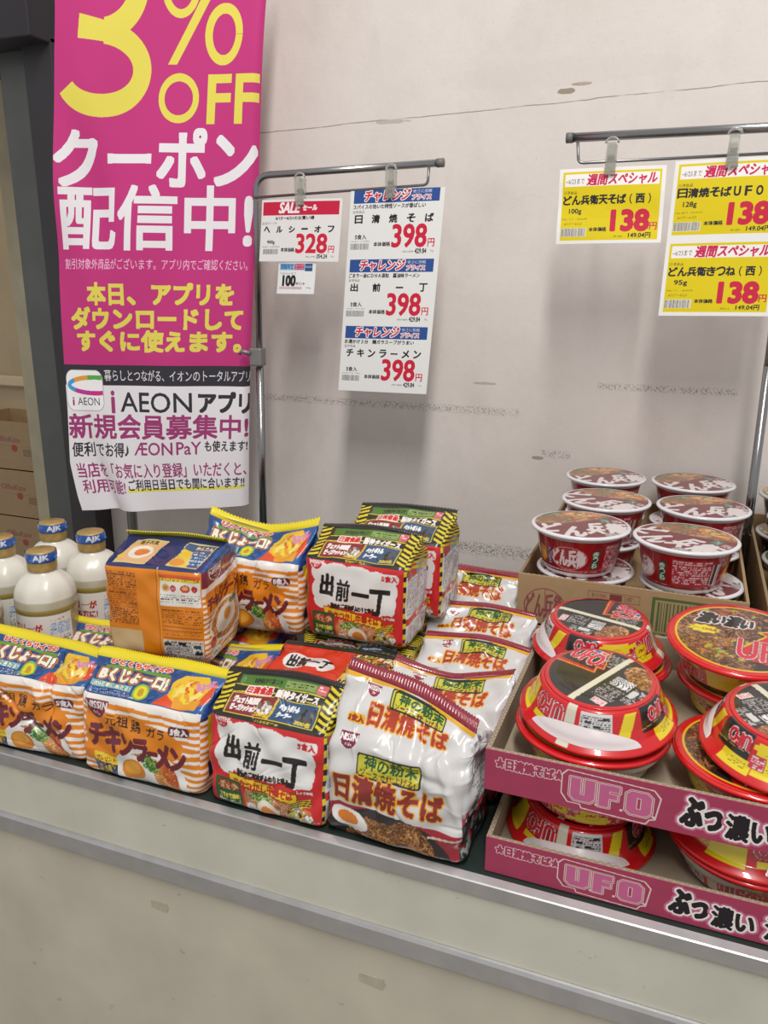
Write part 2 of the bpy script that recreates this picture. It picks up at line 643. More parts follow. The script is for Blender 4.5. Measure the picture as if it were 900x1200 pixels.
# ------------------------------------------------------------------ the setting
def wall_material():
    m = bpy.data.materials.new('painted_plaster')
    m.use_nodes = True
    nt = m.node_tree
    N, L = nt.nodes, nt.links
    b = N['Principled BSDF']
    b.inputs['Roughness'].default_value = 0.8
    b.inputs['Specular IOR Level'].default_value = 0.25
    tc = N.new('ShaderNodeTexCoord')
    sep = N.new('ShaderNodeSeparateXYZ')
    L.new(tc.outputs['Object'], sep.inputs[0])

    def math_(op, a, c=None, d=None):
        n = N.new('ShaderNodeMath')
        n.operation = op
        for i, v in enumerate((a, c, d)):
            if v is None:
                continue
            if isinstance(v, (int, float)):
                n.inputs[i].default_value = v
            else:
                L.new(v, n.inputs[i])
        return n.outputs[0]

    def noise(scale, detail=5, rough=0.6, stretch=None):
        n = N.new('ShaderNodeTexNoise')
        n.inputs['Scale'].default_value = scale
        n.inputs['Detail'].default_value = detail
        n.inputs['Roughness'].default_value = rough
        src = tc.outputs['Object']
        if stretch:
            mp = N.new('ShaderNodeMapping')
            mp.inputs['Scale'].default_value = stretch
            L.new(src, mp.inputs[0])
            src = mp.outputs[0]
        L.new(src, n.inputs['Vector'])
        return n.outputs['Fac']

    def mix(fac, a, c):
        n = N.new('ShaderNodeMix')
        n.data_type = 'RGBA'
        L.new(fac, n.inputs['Factor'])
        for i, v in ((6, a), (7, c)):
            if isinstance(v, str):
                n.inputs[i].default_value = rgba(v)
            else:
                L.new(v, n.inputs[i])
        return n.outputs[2]

    def ramp(v, a, c):
        n = N.new('ShaderNodeMapRange')
        n.inputs['From Min'].default_value = a
        n.inputs['From Max'].default_value = c
        L.new(v, n.inputs['Value'])
        return n.outputs[0]
    x, z = sep.outputs['X'], sep.outputs['Z']
    col = mix(ramp(noise(2.2, 6), 0.35, 0.65), '#d3cbc5', '#ddd6d1')
    col = mix(math_('MULTIPLY', ramp(noise(7, 6, 0.65, (1, 1, 0.5)), 0.52, 0.75), 0.5), col, '#c6beb8')
    col = mix(math_('MULTIPLY', ramp(noise(160, 3), 0.66, 0.75), 0.35), col, '#a19b95')

    # the long hairline crack
    wob = math_('MULTIPLY', math_('SUBTRACT', noise(6, 5), 0.5), 0.012)
    zl = math_('ADD', math_('MULTIPLY_ADD', x, 0.0302, 1.077), wob)
    d = math_('ABSOLUTE', math_('SUBTRACT', z, zl))
    crack = math_('MULTIPLY', math_('LESS_THAN', d, 0.0011), ramp(noise(9, 3), 0.32, 0.5))
    col = mix(math_('MULTIPLY', crack, 0.75), col, '#7d756d')

    # scuffed speckle rows
    def speckle(z0, x0, x1, h, strength, sc=260):
        dz = math_('DIVIDE', math_('SUBTRACT', z, z0), h)
        fz = math_('SUBTRACT', 1.0, math_('MULTIPLY', dz, dz))
        gx = math_('MULTIPLY', math_('GREATER_THAN', x, x0), math_('LESS_THAN', x, x1))
        f = math_('MULTIPLY', math_('MAXIMUM', fz, 0.0), gx)
        sp = ramp(noise(sc, 2), 0.5, 0.6)
        return math_('MULTIPLY', math_('MULTIPLY', f, sp), strength)
    col = mix(speckle(0.395, -0.78, -0.08, 0.012, 0.75), col, '#77716c')
    col = mix(speckle(0.036, -0.32, -0.02, 0.022, 0.9), col, '#6f6a66')
    col = mix(speckle(0.470, 0.10, 0.40, 0.010, 0.7), col, '#77716c')
    col = mix(speckle(0.300, -0.02, 0.05, 0.012, 0.7), col, '#77716c')

    # chipped paint and tape remains
    def patch(cx, cz, rx, rz, colr, st=0.9):
        nonlocal col
        dx = math_('DIVIDE', math_('SUBTRACT', x, cx), rx)
        dz = math_('DIVIDE', math_('SUBTRACT', z, cz), rz)
        dd = math_('ADD', math_('MULTIPLY', dx, dx), math_('MULTIPLY', dz, dz))
        dd = math_('ADD', dd, math_('MULTIPLY', math_('SUBTRACT', noise(60, 4), 0.5), 1.8))
        col = mix(math_('MULTIPLY', math_('LESS_THAN', dd, 0.8), st), col, colr)
    patch(-0.014, 1.098, 0.022, 0.006, '#8f8371')
    patch(0.014, 1.110, 0.026, 0.004, '#a3937c')
    patch(-0.02, 1.135, 0.30, 0.03, '#c9c2bc', 0.18)
    patch(-0.028, 0.288, 0.016, 0.005, '#9a8f7c')
    patch(-0.17, 0.462, 0.03, 0.004, '#a59c90', 0.7)
    patch(-0.42, 1.06, 0.05, 0.005, '#a59c90', 0.6)
    L.new(col, b.inputs['Base Color'])
    bp = N.new('ShaderNodeBump')
    bp.inputs['Strength'].default_value = 0.35
    bp.inputs['Distance'].default_value = 0.003
    hgt = math_('ADD', noise(28, 6, 0.7), math_('MULTIPLY', noise(4, 3), 1.5))
    L.new(hgt, bp.inputs['Height'])
    L.new(bp.outputs['Normal'], b.inputs['Normal'])
    return m


PLASTER = wall_material()
DARKM = pmat('dark_painted_metal', '#2e2c30', rough=0.45, noise=0.12, nscale=12)
GREYM = pmat('brushed_dark_metal', '#5d5f5e', rough=0.38, metal=0.5, noise=0.15, nscale=8)
BEIGE = pmat('beige_plaster', '#a89f88', rough=0.85, noise=0.12, nscale=9, bump=0.2)
CREAM = pmat('cream_panel', '#b3a083', rough=0.7, noise=0.08, nscale=6)
YW = 1.12


def struct(o):
    o['kind'] = 'structure'
    return o


struct(box('wall_back', (-1.335, YW, -0.75), (2.6, YW + 0.12, 2.4), PLASTER))
struct(box('floor', (-4.0, -2.6, -0.80), (2.6, 3.2, -0.75), pmat('concrete_floor', '#9b968f', rough=0.8, noise=0.15, nscale=5)))
# shop doorway on the left: metal frame, dark lintel, and the storeroom beyond
fr = box('trim_1', (-1.430, 1.05, -0.75), (-1.335, 1.30, 1.30), DARKM, bevel=0.003)
struct(fr)
fg = box('trim_2', (-1.545, 1.08, -0.75), (-1.430, 1.28, 1.30), GREYM, bevel=0.004)
struct(fg)
struct(box('trim_3', (-1.433, 1.072, -0.75), (-1.425, 1.09, 1.30), pmat('frame_edge_highlight', '#8f9090', rough=0.3, metal=0.8), bevel=0.002))  # pale strip added in place of the highlight line along the frame edge
struct(box('trim_4', (-3.6, 0.98, 1.285), (-1.335, 1.32, 2.4), pmat('dark_lintel', '#2a272d', rough=0.6, noise=0.1, nscale=5), bevel=0.004))
struct(box('wall_partition', (-2.11, 1.60, -0.75), (-1.30, 1.72, 2.2), BEIGE))
struct(box('wall_storeroom', (-4.0, 2.45, -0.75), (-1.3, 2.55, 2.3), CREAM))
struct(box('trim_5', (-4.0, 2.40, 0.165), (-1.3, 2.45, 0.215), pmat('cream_moulding', '#c9b899', rough=0.6), bevel=0.006))
struct(box('trim_6', (-4.0, 2.36, -0.05), (-1.3, 2.45, 0.02), pmat('cream_moulding', '#c9b899', rough=0.6), bevel=0.01))

# ------------------------------------------------------------------ display counter
ct = thing('display_counter', 'long pale shop counter with two aluminium edge strips carrying the noodles', 'counter', (0, 0, -0.75))
CX0, CX1 = -0.93, 1.05
PANEL = pmat('worn_grey_green_panel', '#bfbeb0', rough=0.42, noise=0.10, nscale=9, bump=0.08, bscale=25, specks=0.5)
PANEL2 = pmat('worn_cream_panel', '#c3bdac', rough=0.5, noise=0.12, nscale=7, bump=0.05, bscale=20, specks=0.45)


def extrude_x(name, prof, x0, x1, mat, parent, z0=0.75):
    n = len(prof)
    V = [(x0, y, z + z0) for y, z in prof] + [(x1, y, z + z0) for y, z in prof]
    F = [[i, (i + 1) % n, n + (i + 1) % n, n + i] for i in range(n)] + [list(range(n))[::-1], list(range(n, 2 * n))]
    o = mesh_obj(name, V, F, mat, parent)
    bm = bmesh.new()
    bm.from_mesh(o.data)
    bmesh.ops.recalc_face_normals(bm, faces=bm.faces[:])
    bm.to_mesh(o.data)
    bm.free()
    return o


extrude_x('deck', [(0.012, -0.03), (0.012, -0.003), (1.05, -0.003), (1.05, -0.03)], CX0, CX1, pmat('dark_deck', '#22302c', rough=0.55, noise=0.2, nscale=20), ct)
extrude_x('upper_edge_strip', [(0.0015, -0.027), (0.0, -0.026), (0.0, -0.0075), (0.0015, -0.006), (0.0115, -0.003), (0.013, -0.004), (0.013, -0.027)], CX0, CX1, ALU, ct)
extrude_x('upper_panel', [(0.004, -0.027), (-0.004, -0.112), (0.004, -0.114), (0.012, -0.030)], CX0, CX1, PANEL, ct)
extrude_x('lower_edge_strip', [(0.000, -0.140), (-0.0105, -0.140), (-0.012, -0.138), (-0.012, -0.113), (-0.0095, -0.1085), (-0.0065, -0.108), (-0.001, -0.110)], CX0, CX1, ALU, ct)
extrude_x('front_panel', [(-0.002, -0.125), (-0.002, -0.74), (0.010, -0.74), (0.010, -0.125)], CX0, CX1, PANEL2, ct)
for xx in (CX0, CX1 - 0.02):
    extrude_x('side_panel', [(0.011, -0.031), (0.011, -0.75), (1.05, -0.75), (1.05, -0.031)], xx, xx + 0.02, PANEL2, ct)

# marks left on the counter: scraps of tape and a taped label holder
TAPE = pmat('old_tape', '#b3ac99', rough=0.6, noise=0.15, nscale=50)
tp = [(-0.354, -0.202, 0.030, 0.012, 'old tape scrap on the cream counter front, the left one'),
      (-0.014, -0.212, 0.038, 0.014, 'old tape scrap on the cream counter front, the one near the middle')]
for i, (x, z, w, h, lb) in enumerate(tp):
    pts = [(x - w / 2, z), (x + w * 0.4, z - 0.003), (x + w / 2, z + h * 0.4), (x + w * 0.42, z + h), (x - w / 2, z + h * 0.9)]
    V = [(a, -0.0030, c) for a, c in pts] + [(a, -0.0021, c) for a, c in pts]
    n = len(pts)
    F = [list(range(n)), list(range(n, 2 * n))[::-1]] + [[k, n + k, n + (k + 1) % n, (k + 1) % n] for k in range(n)]
    tag(mesh_obj('tape_scrap', V, F, TAPE), lb, 'tape', 'tape scraps on the counter front')

# ------------------------------------------------------------------ sign stands
ys = 0.885
st = thing('sign_stand', 'chrome sign stand with a straight pole behind the noodle packs, left one', 'sign stand', (-0.672, ys + 0.012, -0.002))
o_ = np.array([-0.672, ys + 0.012, -0.002])


def rel(pts, o):
    return [np.array(p, float) - o for p in pts]


tube('pole', rel([(-0.672, ys + .012, -0.0015), (-0.6655, ys + .012, 0.50)], o_), 0.0095, STEEL, st)
tube('bent_bar', rel(bend([(-0.6655, ys + .012, 0.49), (-0.6585, ys + .012, 0.925), (-0.230, ys + .012, 0.9345)], 0.035), o_), 0.0075, STEEL, st)
tube('wire_rail', rel(bend([(-0.659, ys, 0.878), (-0.249, ys, 0.892), (-0.247, ys, 0.926)], 0.010), o_), 0.0028, STEEL2, st)
tube('end_cap', rel([(-0.234, ys + .012, 0.9344), (-0.219, ys + .012, 0.9347)], o_), 0.0088, pmat('grey_plastic', '#6d6b68', rough=0.5), st)
cl = box('pole_clamp', (-0.014, -0.014, 0.505), (0.014 + 0.004, 0.014, 0.548), pmat('grey_zinc', '#8c8b89', rough=0.45, metal=0.6), st, bevel=0.004)
kn = tube('clamp_lever', [(-0.010, -0.016, 0.535), (-0.030, -0.020, 0.540), (-0.036, -0.020, 0.532)], [0.006, 0.005, 0.004], pmat('grey_zinc', '', 0.4), st)
tube('foot_plate', [(0, 0, 0.0), (0, 0, 0.006)], 0.04, STEEL2, st, seg=24)

st2 = thing('sign_stand', 'chrome sign stand with a slim pole behind the cup noodles, right one', 'sign stand', (0.442, ys + 0.012, -0.002))
o2 = np.array([0.442, ys + 0.012, -0.002])
tube('pole', rel([(0.442, ys + .012, -0.0015), (0.437, ys + .012, 0.55)], o2), 0.0088, STEEL, st2)
tube('bent_bar', rel(bend([(0.437, ys + .012, 0.54), (0.434, ys + .012, 0.968), (0.036, ys + .012, 0.9685)], 0.035), o2), 0.0085, STEEL, st2)
tube('wire_rail', rel(bend([(0.431, ys, 0.924), (0.055, ys, 0.921), (0.051, ys, 0.960)], 0.010), o2), 0.0028, STEEL2, st2)
tube('end_cap', rel([(0.040, ys + .012, 0.9685), (0.027, ys + .012, 0.9685)], o2), 0.0096, pmat('grey_plastic', '', 0.5), st2)
tube('foot_cap', [(0, 0, 0.0), (0, 0, 0.010)], 0.0095, STEEL2, st2, seg=16)

# ------------------------------------------------------------------ price cards
INK = '#26262a'


def price_tail(c, x, y, w, h, price, tax, red='#d6203f', yen='#d6203f'):
    c.text(price, x, y, x + w * 0.80, y + h, red, b=1.5)
    c.text('円', x + w * 0.85, y, x + w, y + h * 0.36, yen, b=0.5)
    c.text(tax, x + w * 0.56, y - h * 0.30, x + w * 0.83, y - h * 0.08, INK, b=0.6)
    c.text('(税込価格', x + w * 0.27, y - h * 0.27, x + w * 0.53, y - h * 0.17, INK)
    c.text('円)', x + w * 0.93, y - h * 0.27, x + w, y - h * 0.16, INK)


def challenge(c, y0, sub, name, gaps):
    W = 206
    c.rect(8, y0 + 117, 196, y0 + 144, '#30549c')
    c.text('チャレンジ', 31, y0 + 120.5, 134, y0 + 141.5, '#d6203f', b=1.0, ol=[(1.6, '#ffffff')], sh=0.15)
    c.text('安さに挑戦', 139, y0 + 134, 179, y0 + 141, '#dfe6f5', b=0.2)
    c.text('プライス', 137, y0 + 121, 179, y0 + 131, '#d6203f', b=0.5, ol=[(1.0, '#ffffff')], sh=0.15)
    c.text(sub, 8, y0 + 105.5, 168, y0 + 114.5, INK, b=0.3)
    c.text('日清食品', 8, y0 + 97, 34, y0 + 103, INK)
    n = len(name)
    for i, ch in enumerate(name):
        sz = 17 if n < 6 else 15.5
        cx = 22 + (178 - 22) * i / (n - 1)
        if ch in '一ー':
            c.text(ch, cx - sz * 0.45, y0 + 84, cx + sz * 0.45, y0 + 86, INK, b=1.0)
        else:
            c.text(ch, cx - sz / 2, y0 + 77, cx + sz / 2, y0 + 93, INK, b=1.0)
    c.text('5食入', 16, y0 + 44, 42, y0 + 54, INK, b=0.35)
    c.text('100g 当り 79.6 円 税抜', 6, y0 + 38, 50, y0 + 41.5, '#55555a')
    c.bars(6, y0 + 22, 50, y0 + 36, '#55555a', '#f1f1ef', 0.5, 1.0)
    c.text('本体価格', 60, y0 + 29, 97, y0 + 38, INK, b=0.4)
    price_tail(c, 101, y0 + 27, 92, 45, '398', '429.84')


def card(name, label, cv, corners, lip=0.0, curl=0.004, group='price cards on the chrome stands', cat='price card'):
    """corners: lower left, lower right, upper left in the room; a thin sheet with its printed face"""
    p0, px, py = [np.array(p, float) for p in corners]
    root = thing(name, label, cat, tuple(p0), group=group)
    W, H = cv.w, cv.h
    ex, ey = px - p0, py - p0
    nn = np.cross(ex, ey)
    nn /= np.linalg.norm(nn)

    def fn(x, y, off=0.0):
        u, v = np.asarray(x) / W, np.asarray(y) / H
        bow = curl * (np.sin(math.pi * u) * 0.6 + 0.5 * (1 - v) ** 2) + lip * np.sin(v * 9 + u * 2) * 0.3
        return u[..., None] * ex + v[..., None] * ey + (bow + off)[..., None] * nn
    g = np.linspace(0, 1, 13)
    U, Vv = np.meshgrid(g * W, g * H)
    F = fn(U, Vv, np.zeros_like(U))
    B = fn(U, Vv, np.full_like(U, -0.0012))
    P = np.concatenate([F, B[:, ::-1]], 1)
    o = grid_mesh('card_sheet', P, PAPER_W, root, closed_u=True, smooth=False)
    printed_sheet('printed_face', cv, lambda a, b: fn(a, b, np.full(len(a), 0.0003)), PAPER, root, maxrun=60)
    return root


PP = 2.6
c = Canvas(206, 426, '#f1f1ef', PP)
challenge(c, 0, 'お湯かけ３分　鶏ガラスープがうまい', 'チキンラーメン', 0)
challenge(c, 141.5, 'ごまラー油にＤＨＡ添加　醤油味ラーメン', '出前一丁', 0)
challenge(c, 283, 'スパイスの効いた特性ソースが香ばしい', '日清焼そば', 0)
card('price_card', 'long white card with three blue 398 yen price panels hanging on the left stand', c,
     [(-0.446, .868, .461), (-0.236, .868, .463), (-0.419, .880, .884)])

c = Canvas(196, 134, '#efeceb', PP)
c.rect(4, 100, 190, 129, '#d01f45')
c.text('SALE', 44, 105, 98, 127, '#fbf5f5', b=1.2, sh=0.2)
c.text('セール', 102, 110, 138, 121, '#fbf5f5', b=0.7, sh=0.1)
c.text('6/15～6/21のお買い得', 37, 90, 132, 98, INK, b=0.3)
c.text('日清オイリオ', 4, 80, 40, 86, INK)
for i, ch in enumerate('ヘルシーオフ'):
    cx = 16 + i * 31.5
    c.text(ch, cx - 7, 63 if ch != 'ー' else 69, cx + 7, 76 if ch != 'ー' else 71.5, INK, b=0.8)
c.text('900g', 18, 37, 37, 46, INK, b=0.3)
c.text('100g当り 36.45円税抜', 5, 30, 50, 34, '#55555a')
c.bars(8, 15, 48, 28, '#55555a', '#efeceb', 0.5, 1.0)
c.text('本体価格', 54, 21, 88, 30, INK, b=0.4)
price_tail(c, 92, 19, 92, 40, '328', '354.24')
card('price_card', 'white 328 yen sale card with a red SALE band on the left stand', c,
     [(-0.642, .872, .741), (-0.446, .872, .740), (-0.634, .879, .872)])

c = Canvas(94, 70, '#f2f1f1', PP)
c.rect(4, 52, 86, 67, '#a9d2ea')
c.text('期間限定', 6, 54, 40, 66, '#2d6fae', b=0.6)
c.rrect(42, 53, 66, 66, 2, '#c8466f')
c.text('ボーナス', 44, 59, 64, 65, '#f5e9ee')
c.text('ポイント', 44, 54, 64, 58, '#f5e9ee')
c.rect(68, 50, 86, 66, '#2b5288')
c.text('WAON', 69, 57, 85, 62, '#dce6f2', b=0.2)
c.text('ヘルシーオフ', 5, 42, 46, 48, INK, b=0.2)
c.text('100', 14, 18, 46, 40, INK, b=1.6)
c.text('ポイント', 48, 20, 70, 26, INK, b=0.5)
c.rect(5, 10, 64, 16, '#e7c9cd')
c.text('6/15～6/21 対象商品', 7, 11, 62, 15, '#a08088')
c.text('900g', 74, 11, 86, 15, INK)
card('price_card', 'small white 100 point card under the red SALE card', c,
     [(-0.598, .869, .671), (-0.505, .869, .671), (-0.593, .872, .7395)])


def weekly(c, x0, y0, w, h, name, g, seed=0):
    """one yellow weekly-special panel"""
    c.rect(x0, y0, x0 + w, y0 + h, '#e6d00a')
    c.rect(x0 + 4, y0 + h * .79, x0 + w - 4, y0 + h * .965, '#fbf6f4')
    c.text('~6/23まで', x0 + 6, y0 + h * .825, x0 + w * .225, y0 + h * .905, INK, b=0.25)
    c.text('週間', x0 + w * .25, y0 + h * .80, x0 + w * .465, y0 + h * .955, '#cf2157', b=0.9, sh=0.15)
    c.text('スペシャル', x0 + w * .47, y0 + h * .80, x0 + w * .965, y0 + h * .955, '#cf2157', b=0.9, sh=0.15)
    c.text('日清食品', x0 + 3, y0 + h * .68, x0 + 28, y0 + h * .725, INK)
    n = sum(1.0 for ch in name)
    adv = (w * 0.93) / max(n, 9)
    for i, ch in enumerate(name):
        if ch in ' 　':
            continue
        s = adv * 0.90
        cx = x0 + 2 + adv * (i + .5)
        if ch in '（）':
            c.text(ch, cx - s * .14, y0 + h * .52, cx + s * .14, y0 + h * .66, INK, b=0.6)
        else:
            s = s * 0.62 if ch in 'UFO' else s
            c.text(ch, cx - s / 2, y0 + h * .53, cx + s / 2, y0 + h * .655, INK, b=0.85)
    c.text(g, x0 + w * .08, y0 + h * .38, x0 + w * .21, y0 + h * .47, INK, b=0.35)
    c.text('100g 当り 138.00円', x0 + 1, y0 + h * .30, x0 + w * .27, y0 + h * .33, '#6a5f20')
    c.text('6/17～6/23', x0 + w * .04, y0 + h * .23, x0 + w * .22, y0 + h * .265, '#6a5f20')
    c.bars(x0 + 1, y0 + h * .055, x0 + w * .27, y0 + h * .185, '#4a4a52', '#f3f0e0', 0.5, 1.0)
    c.text('本体価格', x0 + w * .30, y0 + h * .13, x0 + w * .48, y0 + h * .19, INK, b=0.4)
    px = x0 + w * .53
    c.text('138', px, y0 + h * .14, x0 + w * .895, y0 + h * .425, '#cf2145', b=2.9)
    c.text('円', x0 + w * .915, y0 + h * .145, x0 + w * .985, y0 + h * .25, '#cf2145', b=0.5)
    c.text('(税込価格', x0 + w * .56, y0 + h * .035, x0 + w * .65, y0 + h * .065, INK)
    c.text('149.04円', x0 + w * .71, y0 + h * .03, x0 + w * .93, y0 + h * .105, INK, b=0.6)


c = Canvas(194, 138, '#f3f2ef', PP)
weekly(c, 7, 6, 180, 126, 'どん兵衛天そば（西）', '100g')
card('price_card', 'single yellow 138 yen card for 100 g cups on the right stand', c,
     [(0.025, .868, .772), (0.221, .868, .773), (0.022, .880, .910)], lip=0.004)
c = Canvas(194, 276, '#f3f2ef', PP)
weekly(c, 7, 146, 180, 124, '日清焼そばUFO', '128g')
weekly(c, 7, 7, 180, 124, 'どん兵衛きつね（西）', '95g')
card('price_card', 'double yellow card with two 138 yen panels at the end of the right stand', c,
     [(0.230, .862, .640), (0.424, .862, .643), (0.233, .879, .916)], lip=0.003)

# clear spring clips
CLEAR = pmat('clear_plastic', '#d9d9d2', rough=0.15, trans=0.75, coat=0.3)
CLIPIN = pmat('clip_spring', '#8f918c', rough=0.35, metal=0.6)


def clip(x, z, label):
    r = thing('card_clip', label, 'clip', (x, ys - 0.012, z), group='clear clips holding the price cards')
    for s in (0, 1):
        bm = bmesh.new()
        bmesh.ops.create_cube(bm, size=1.0)
        for v in bm.verts:
            top = v.co.z > 0
            v.co.x *= 0.017 if top else 0.021
            v.co.y = (v.co.y + 0.5) * 0.0035 + ((-0.012 if s == 0 else 0.013) if top else (-0.0045 if s == 0 else 0.0035))
            v.co.z = 0.030 if top else -0.026
        bmesh.ops.bevel(bm, geom=bm.edges[:], offset=0.0012, segments=2, affect='EDGES')
        me = bpy.data.meshes.new('jaw')
        bm.to_mesh(me)
        bm.free()
        me.materials.append(CLEAR)
        link(bpy.data.objects.new('jaw', me), r)
    tube('spring', [(-0.006, 0.001, 0.004), (0.006, 0.001, 0.004)], 0.0042, CLIPIN, r)
    tube('hook_ring', [(0.0115 * math.cos(a), 0.001, 0.030 + 0.010 * math.sin(a)) for a in np.linspace(0, math.pi, 9)], 0.0022, CLEAR, r, seg=8)
    return r


clip(-0.537, 0.884, 'clear plastic clip holding the red SALE card')
clip(-0.326, 0.893, 'clear plastic clip holding the long white price card')
clip(0.117, 0.922, 'clear plastic clip holding the single yellow card')
clip(0.329, 0.926, 'clear plastic clip holding the double yellow card')

# ------------------------------------------------------------------ banner
PINK, YEL, WHT, CHAR, MAG = '#c33a7e', '#e4d75c', '#ece8ec', '#3a373f', '#a33f79'
c = Canvas(560, 1250, PINK, 1.25)
c.rect(0, 0, 560, 315, WHT)
c.rect(0, 315, 560, 364, CHAR)
# the big 3 % OFF (only its lower part is in the picture)
def arc_stroke(cx, cy, rx, ry, a0, a1, w, col, n=48):
    t = np.linspace(a0, a1, n)
    o = [(cx + (rx + w / 2) * math.cos(k), cy + (ry + w / 2) * math.sin(k)) for k in t]
    i = [(cx + (rx - w / 2) * math.cos(k), cy + (ry - w / 2) * math.sin(k)) for k in t[::-1]]
    c.poly(o + i, col)


arc_stroke(128, 1000, 105, 72, -2.62, 1.42, 46, YEL)
arc_stroke(128, 1165, 96, 90, -1.40, 2.4, 46, YEL)
c.poly([(70, 1060), (72, 1108), (150, 1092), (150, 1052)], YEL)
arc_stroke(330, 1160, 42, 50, 0, 6.2832, 17, YEL)
c.poly([(300, 1012), (324, 1012), (462, 1220), (436, 1220)], YEL)
arc_stroke(448, 1070, 42, 50, 0, 6.2832, 20, YEL)
arc_stroke(332, 945, 46, 42, 0, 6.2832, 16, YEL)
c.text('FF', 412, 897, 552, 990, YEL, b=3, sq=True)
c.text('クーポン', 4, 766, 552, 882, WHT, b=4.2, sq=True)
c.text('配信中!', 15, 629, 545, 764, WHT, b=3.4, sq=True)
c.text('割引対象外商品がございます。アプリ内でご確認ください。', 20, 584, 540, 608, '#f0c4dc')
c.text('本日、アプリを', 86, 505, 500, 553, YEL, b=2.2, sq=True)
c.text('ダウンロードして', 33, 449, 530, 497, YEL, b=2.2, sq=True)
c.text('すぐに使えます。', 48, 397, 527, 444, YEL, b=2.2, sq=True)
c.text('暮らしとつながる、イオンのトータルアプリ', 126, 326, 560, 353, '#e8e6ea')
c.rrect(2, 252, 120, 352, 22, '#9a969c')
c.rrect(3.5, 253.5, 118.5, 350.5, 21, '#f7f5f7')
keep = c.clip
c.clip = c.X < 118
for (a0, a1, col) in ((1.1, 1.9, '#5fae55'), (1.9, 2.7, '#e8a13c'), (2.6, 3.9, '#4aa3dc'), (3.9, 4.6, '#c2409b'), (4.6, 5.2, '#d0338a')):
    pts = [(94 + 82 * math.cos(t), 315 + 19 * math.sin(t)) for t in np.linspace(a0, a1, 20)]
    c.line(pts, 11, col)
c.clip = keep
c.text('i', 19, 266, 24, 285, MAG, b=1)
c.text('AEON', 34, 266, 106, 285, CHAR)
c.text('i', 143, 250, 150, 301, MAG, b=2.4)
c.text('AEON', 168, 251, 386, 299, CHAR, b=0.8)
c.text('アプリ', 406, 252, 562, 300, CHAR, b=2.2, sq=True)
c.text('新規会員募集中!', 4, 184, 556, 244, MAG, b=1.7, sq=True)
c.text('便利でお得♪', 10, 138, 190, 174, CHAR, b=1.1)
c.text('ÆON', 208, 143, 328, 175, MAG, b=0.9)
c.text('PaY', 340, 143, 412, 175, MAG, b=0.9)
c.text('も使えます!', 424, 150, 555, 178, CHAR, b=1.1)
c.text('当店を「お気に入り登録」いただくと、', 18, 84, 552, 122, MAG, b=1.1)
c.text('利用可能!', 24, 44, 170, 79, MAG, b=1.1)
c.rect(178, 48, 546, 58, '#e9e36b')
c.text('ご利用日当日でも間に合います!!', 182, 52, 546, 81, CHAR, b=0.6)

zk = [-1, .133, .165, .254, .388, .494, .694, .937, 1.18, 1.4]
xl = [-1.117, -1.117, -1.124, -1.136, -1.132, -1.131, -1.123, -1.100, -1.081, -1.058]
zr = [-1, .155, .309, .559, .939, 1.28, 1.4]
xr = [-.718, -.718, -.710, -.695, -.665, -.633, -.622]


def banner_fn(x, y, off=0.0):
    u, z = np.asarray(x) / 560.0, 0.131 + np.asarray(y) * 1.012 / 1000.0
    z = z + 0.022 * np.clip(u - 0.25, 0, 1) * np.clip(1 - (z - 0.14) * 4, 0, 1)
    a, b = np.interp(z, zk, xl), np.interp(z, zr, xr)
    w = b - a
    X = a + u * w
    Y = 0.915 + 0.36 * (X + 0.68) + 0.005 * np.sin(7 * u + 3 * z) + 0.003 * np.sin(15 * u - 9 * z)
    # diagonal pull folds at the lower left and a curled right hem
    low = np.clip((0.44 - z) / 0.30, 0, 1)
    Y = Y + low * 0.018 * np.exp(-((u - 0.15 + 0.30 * (z - 0.2)) / 0.05) ** 2)
    Y = Y - low * 0.014 * np.exp(-((u - 0.30 + 0.30 * (z - 0.2)) / 0.08) ** 2)
    cu = np.clip((u - 0.955) / 0.045, 0, 1)
    Y = Y + 0.014 * cu ** 2
    X = X - 0.008 * cu ** 2
    hi = np.clip((z - 0.62) / 0.3, 0, 1) * np.clip((1.15 - z) / 0.3, 0, 1)
    Y = Y + 0.010 * hi * np.sin(20 * (u + 0.6 * z)) * np.exp(-((u - 0.08) / 0.22) ** 2)
    Y = Y + 0.004 * np.sin(11 * (z - 0.8 * u)) * np.clip((z - 0.5) / 0.3, 0, 1)
    return np.stack([X, Y - off, z], -1)


bn = thing('banner', 'tall pink and white advertising banner hanging left of the sign stands', 'banner', (-1.16, 1.00, -0.75))
bo = np.array([-1.16, 1.00, -0.75])
printed_sheet('banner_cloth', c, lambda a, b: banner_fn(a, b) - bo, CLOTH, bn, maxrun=12, smooth=True)
tube('banner_pole', rel([(-1.165, 1.00, -0.75), (-1.150, 1.00, 1.60)], bo), 0.014, STEEL, bn)
tube('banner_arm', rel([(-1.152, 1.00, 1.38), (-1.05, 0.79, 1.385), (-0.63, 0.915, 1.385)], bo), 0.008, STEEL, bn)
tube('banner_foot', rel([(-1.165, 1.00, -0.75), (-1.165, 1.00, -0.72)], bo), 0.08, DARKM, bn, seg=28)

# ------------------------------------------------------------------ printed artwork of the noodle packs
def badge(c, x, y, w, col='#7d1f3a', fg='#f6efef', sub='日清食品', bord=None):
    h = w * 0.62
    m = (c.ellm(x + w / 2, y + h, w / 2, h)) & (c.Y < y + h)
    if bord:
        c.put((c.ellm(x + w / 2, y + h, w / 2 + 1.2, h + 1.2)) & (c.Y < y + h + 1), bord)
    c.put(m, col)
    c.text('NISSIN', x + w * .06, y + h * .52, x + w * .94, y + h * .88, fg, b=0.5)
    c.text(sub, x + w * .30, y + h * .20, x + w * .70, y + h * .38, fg)


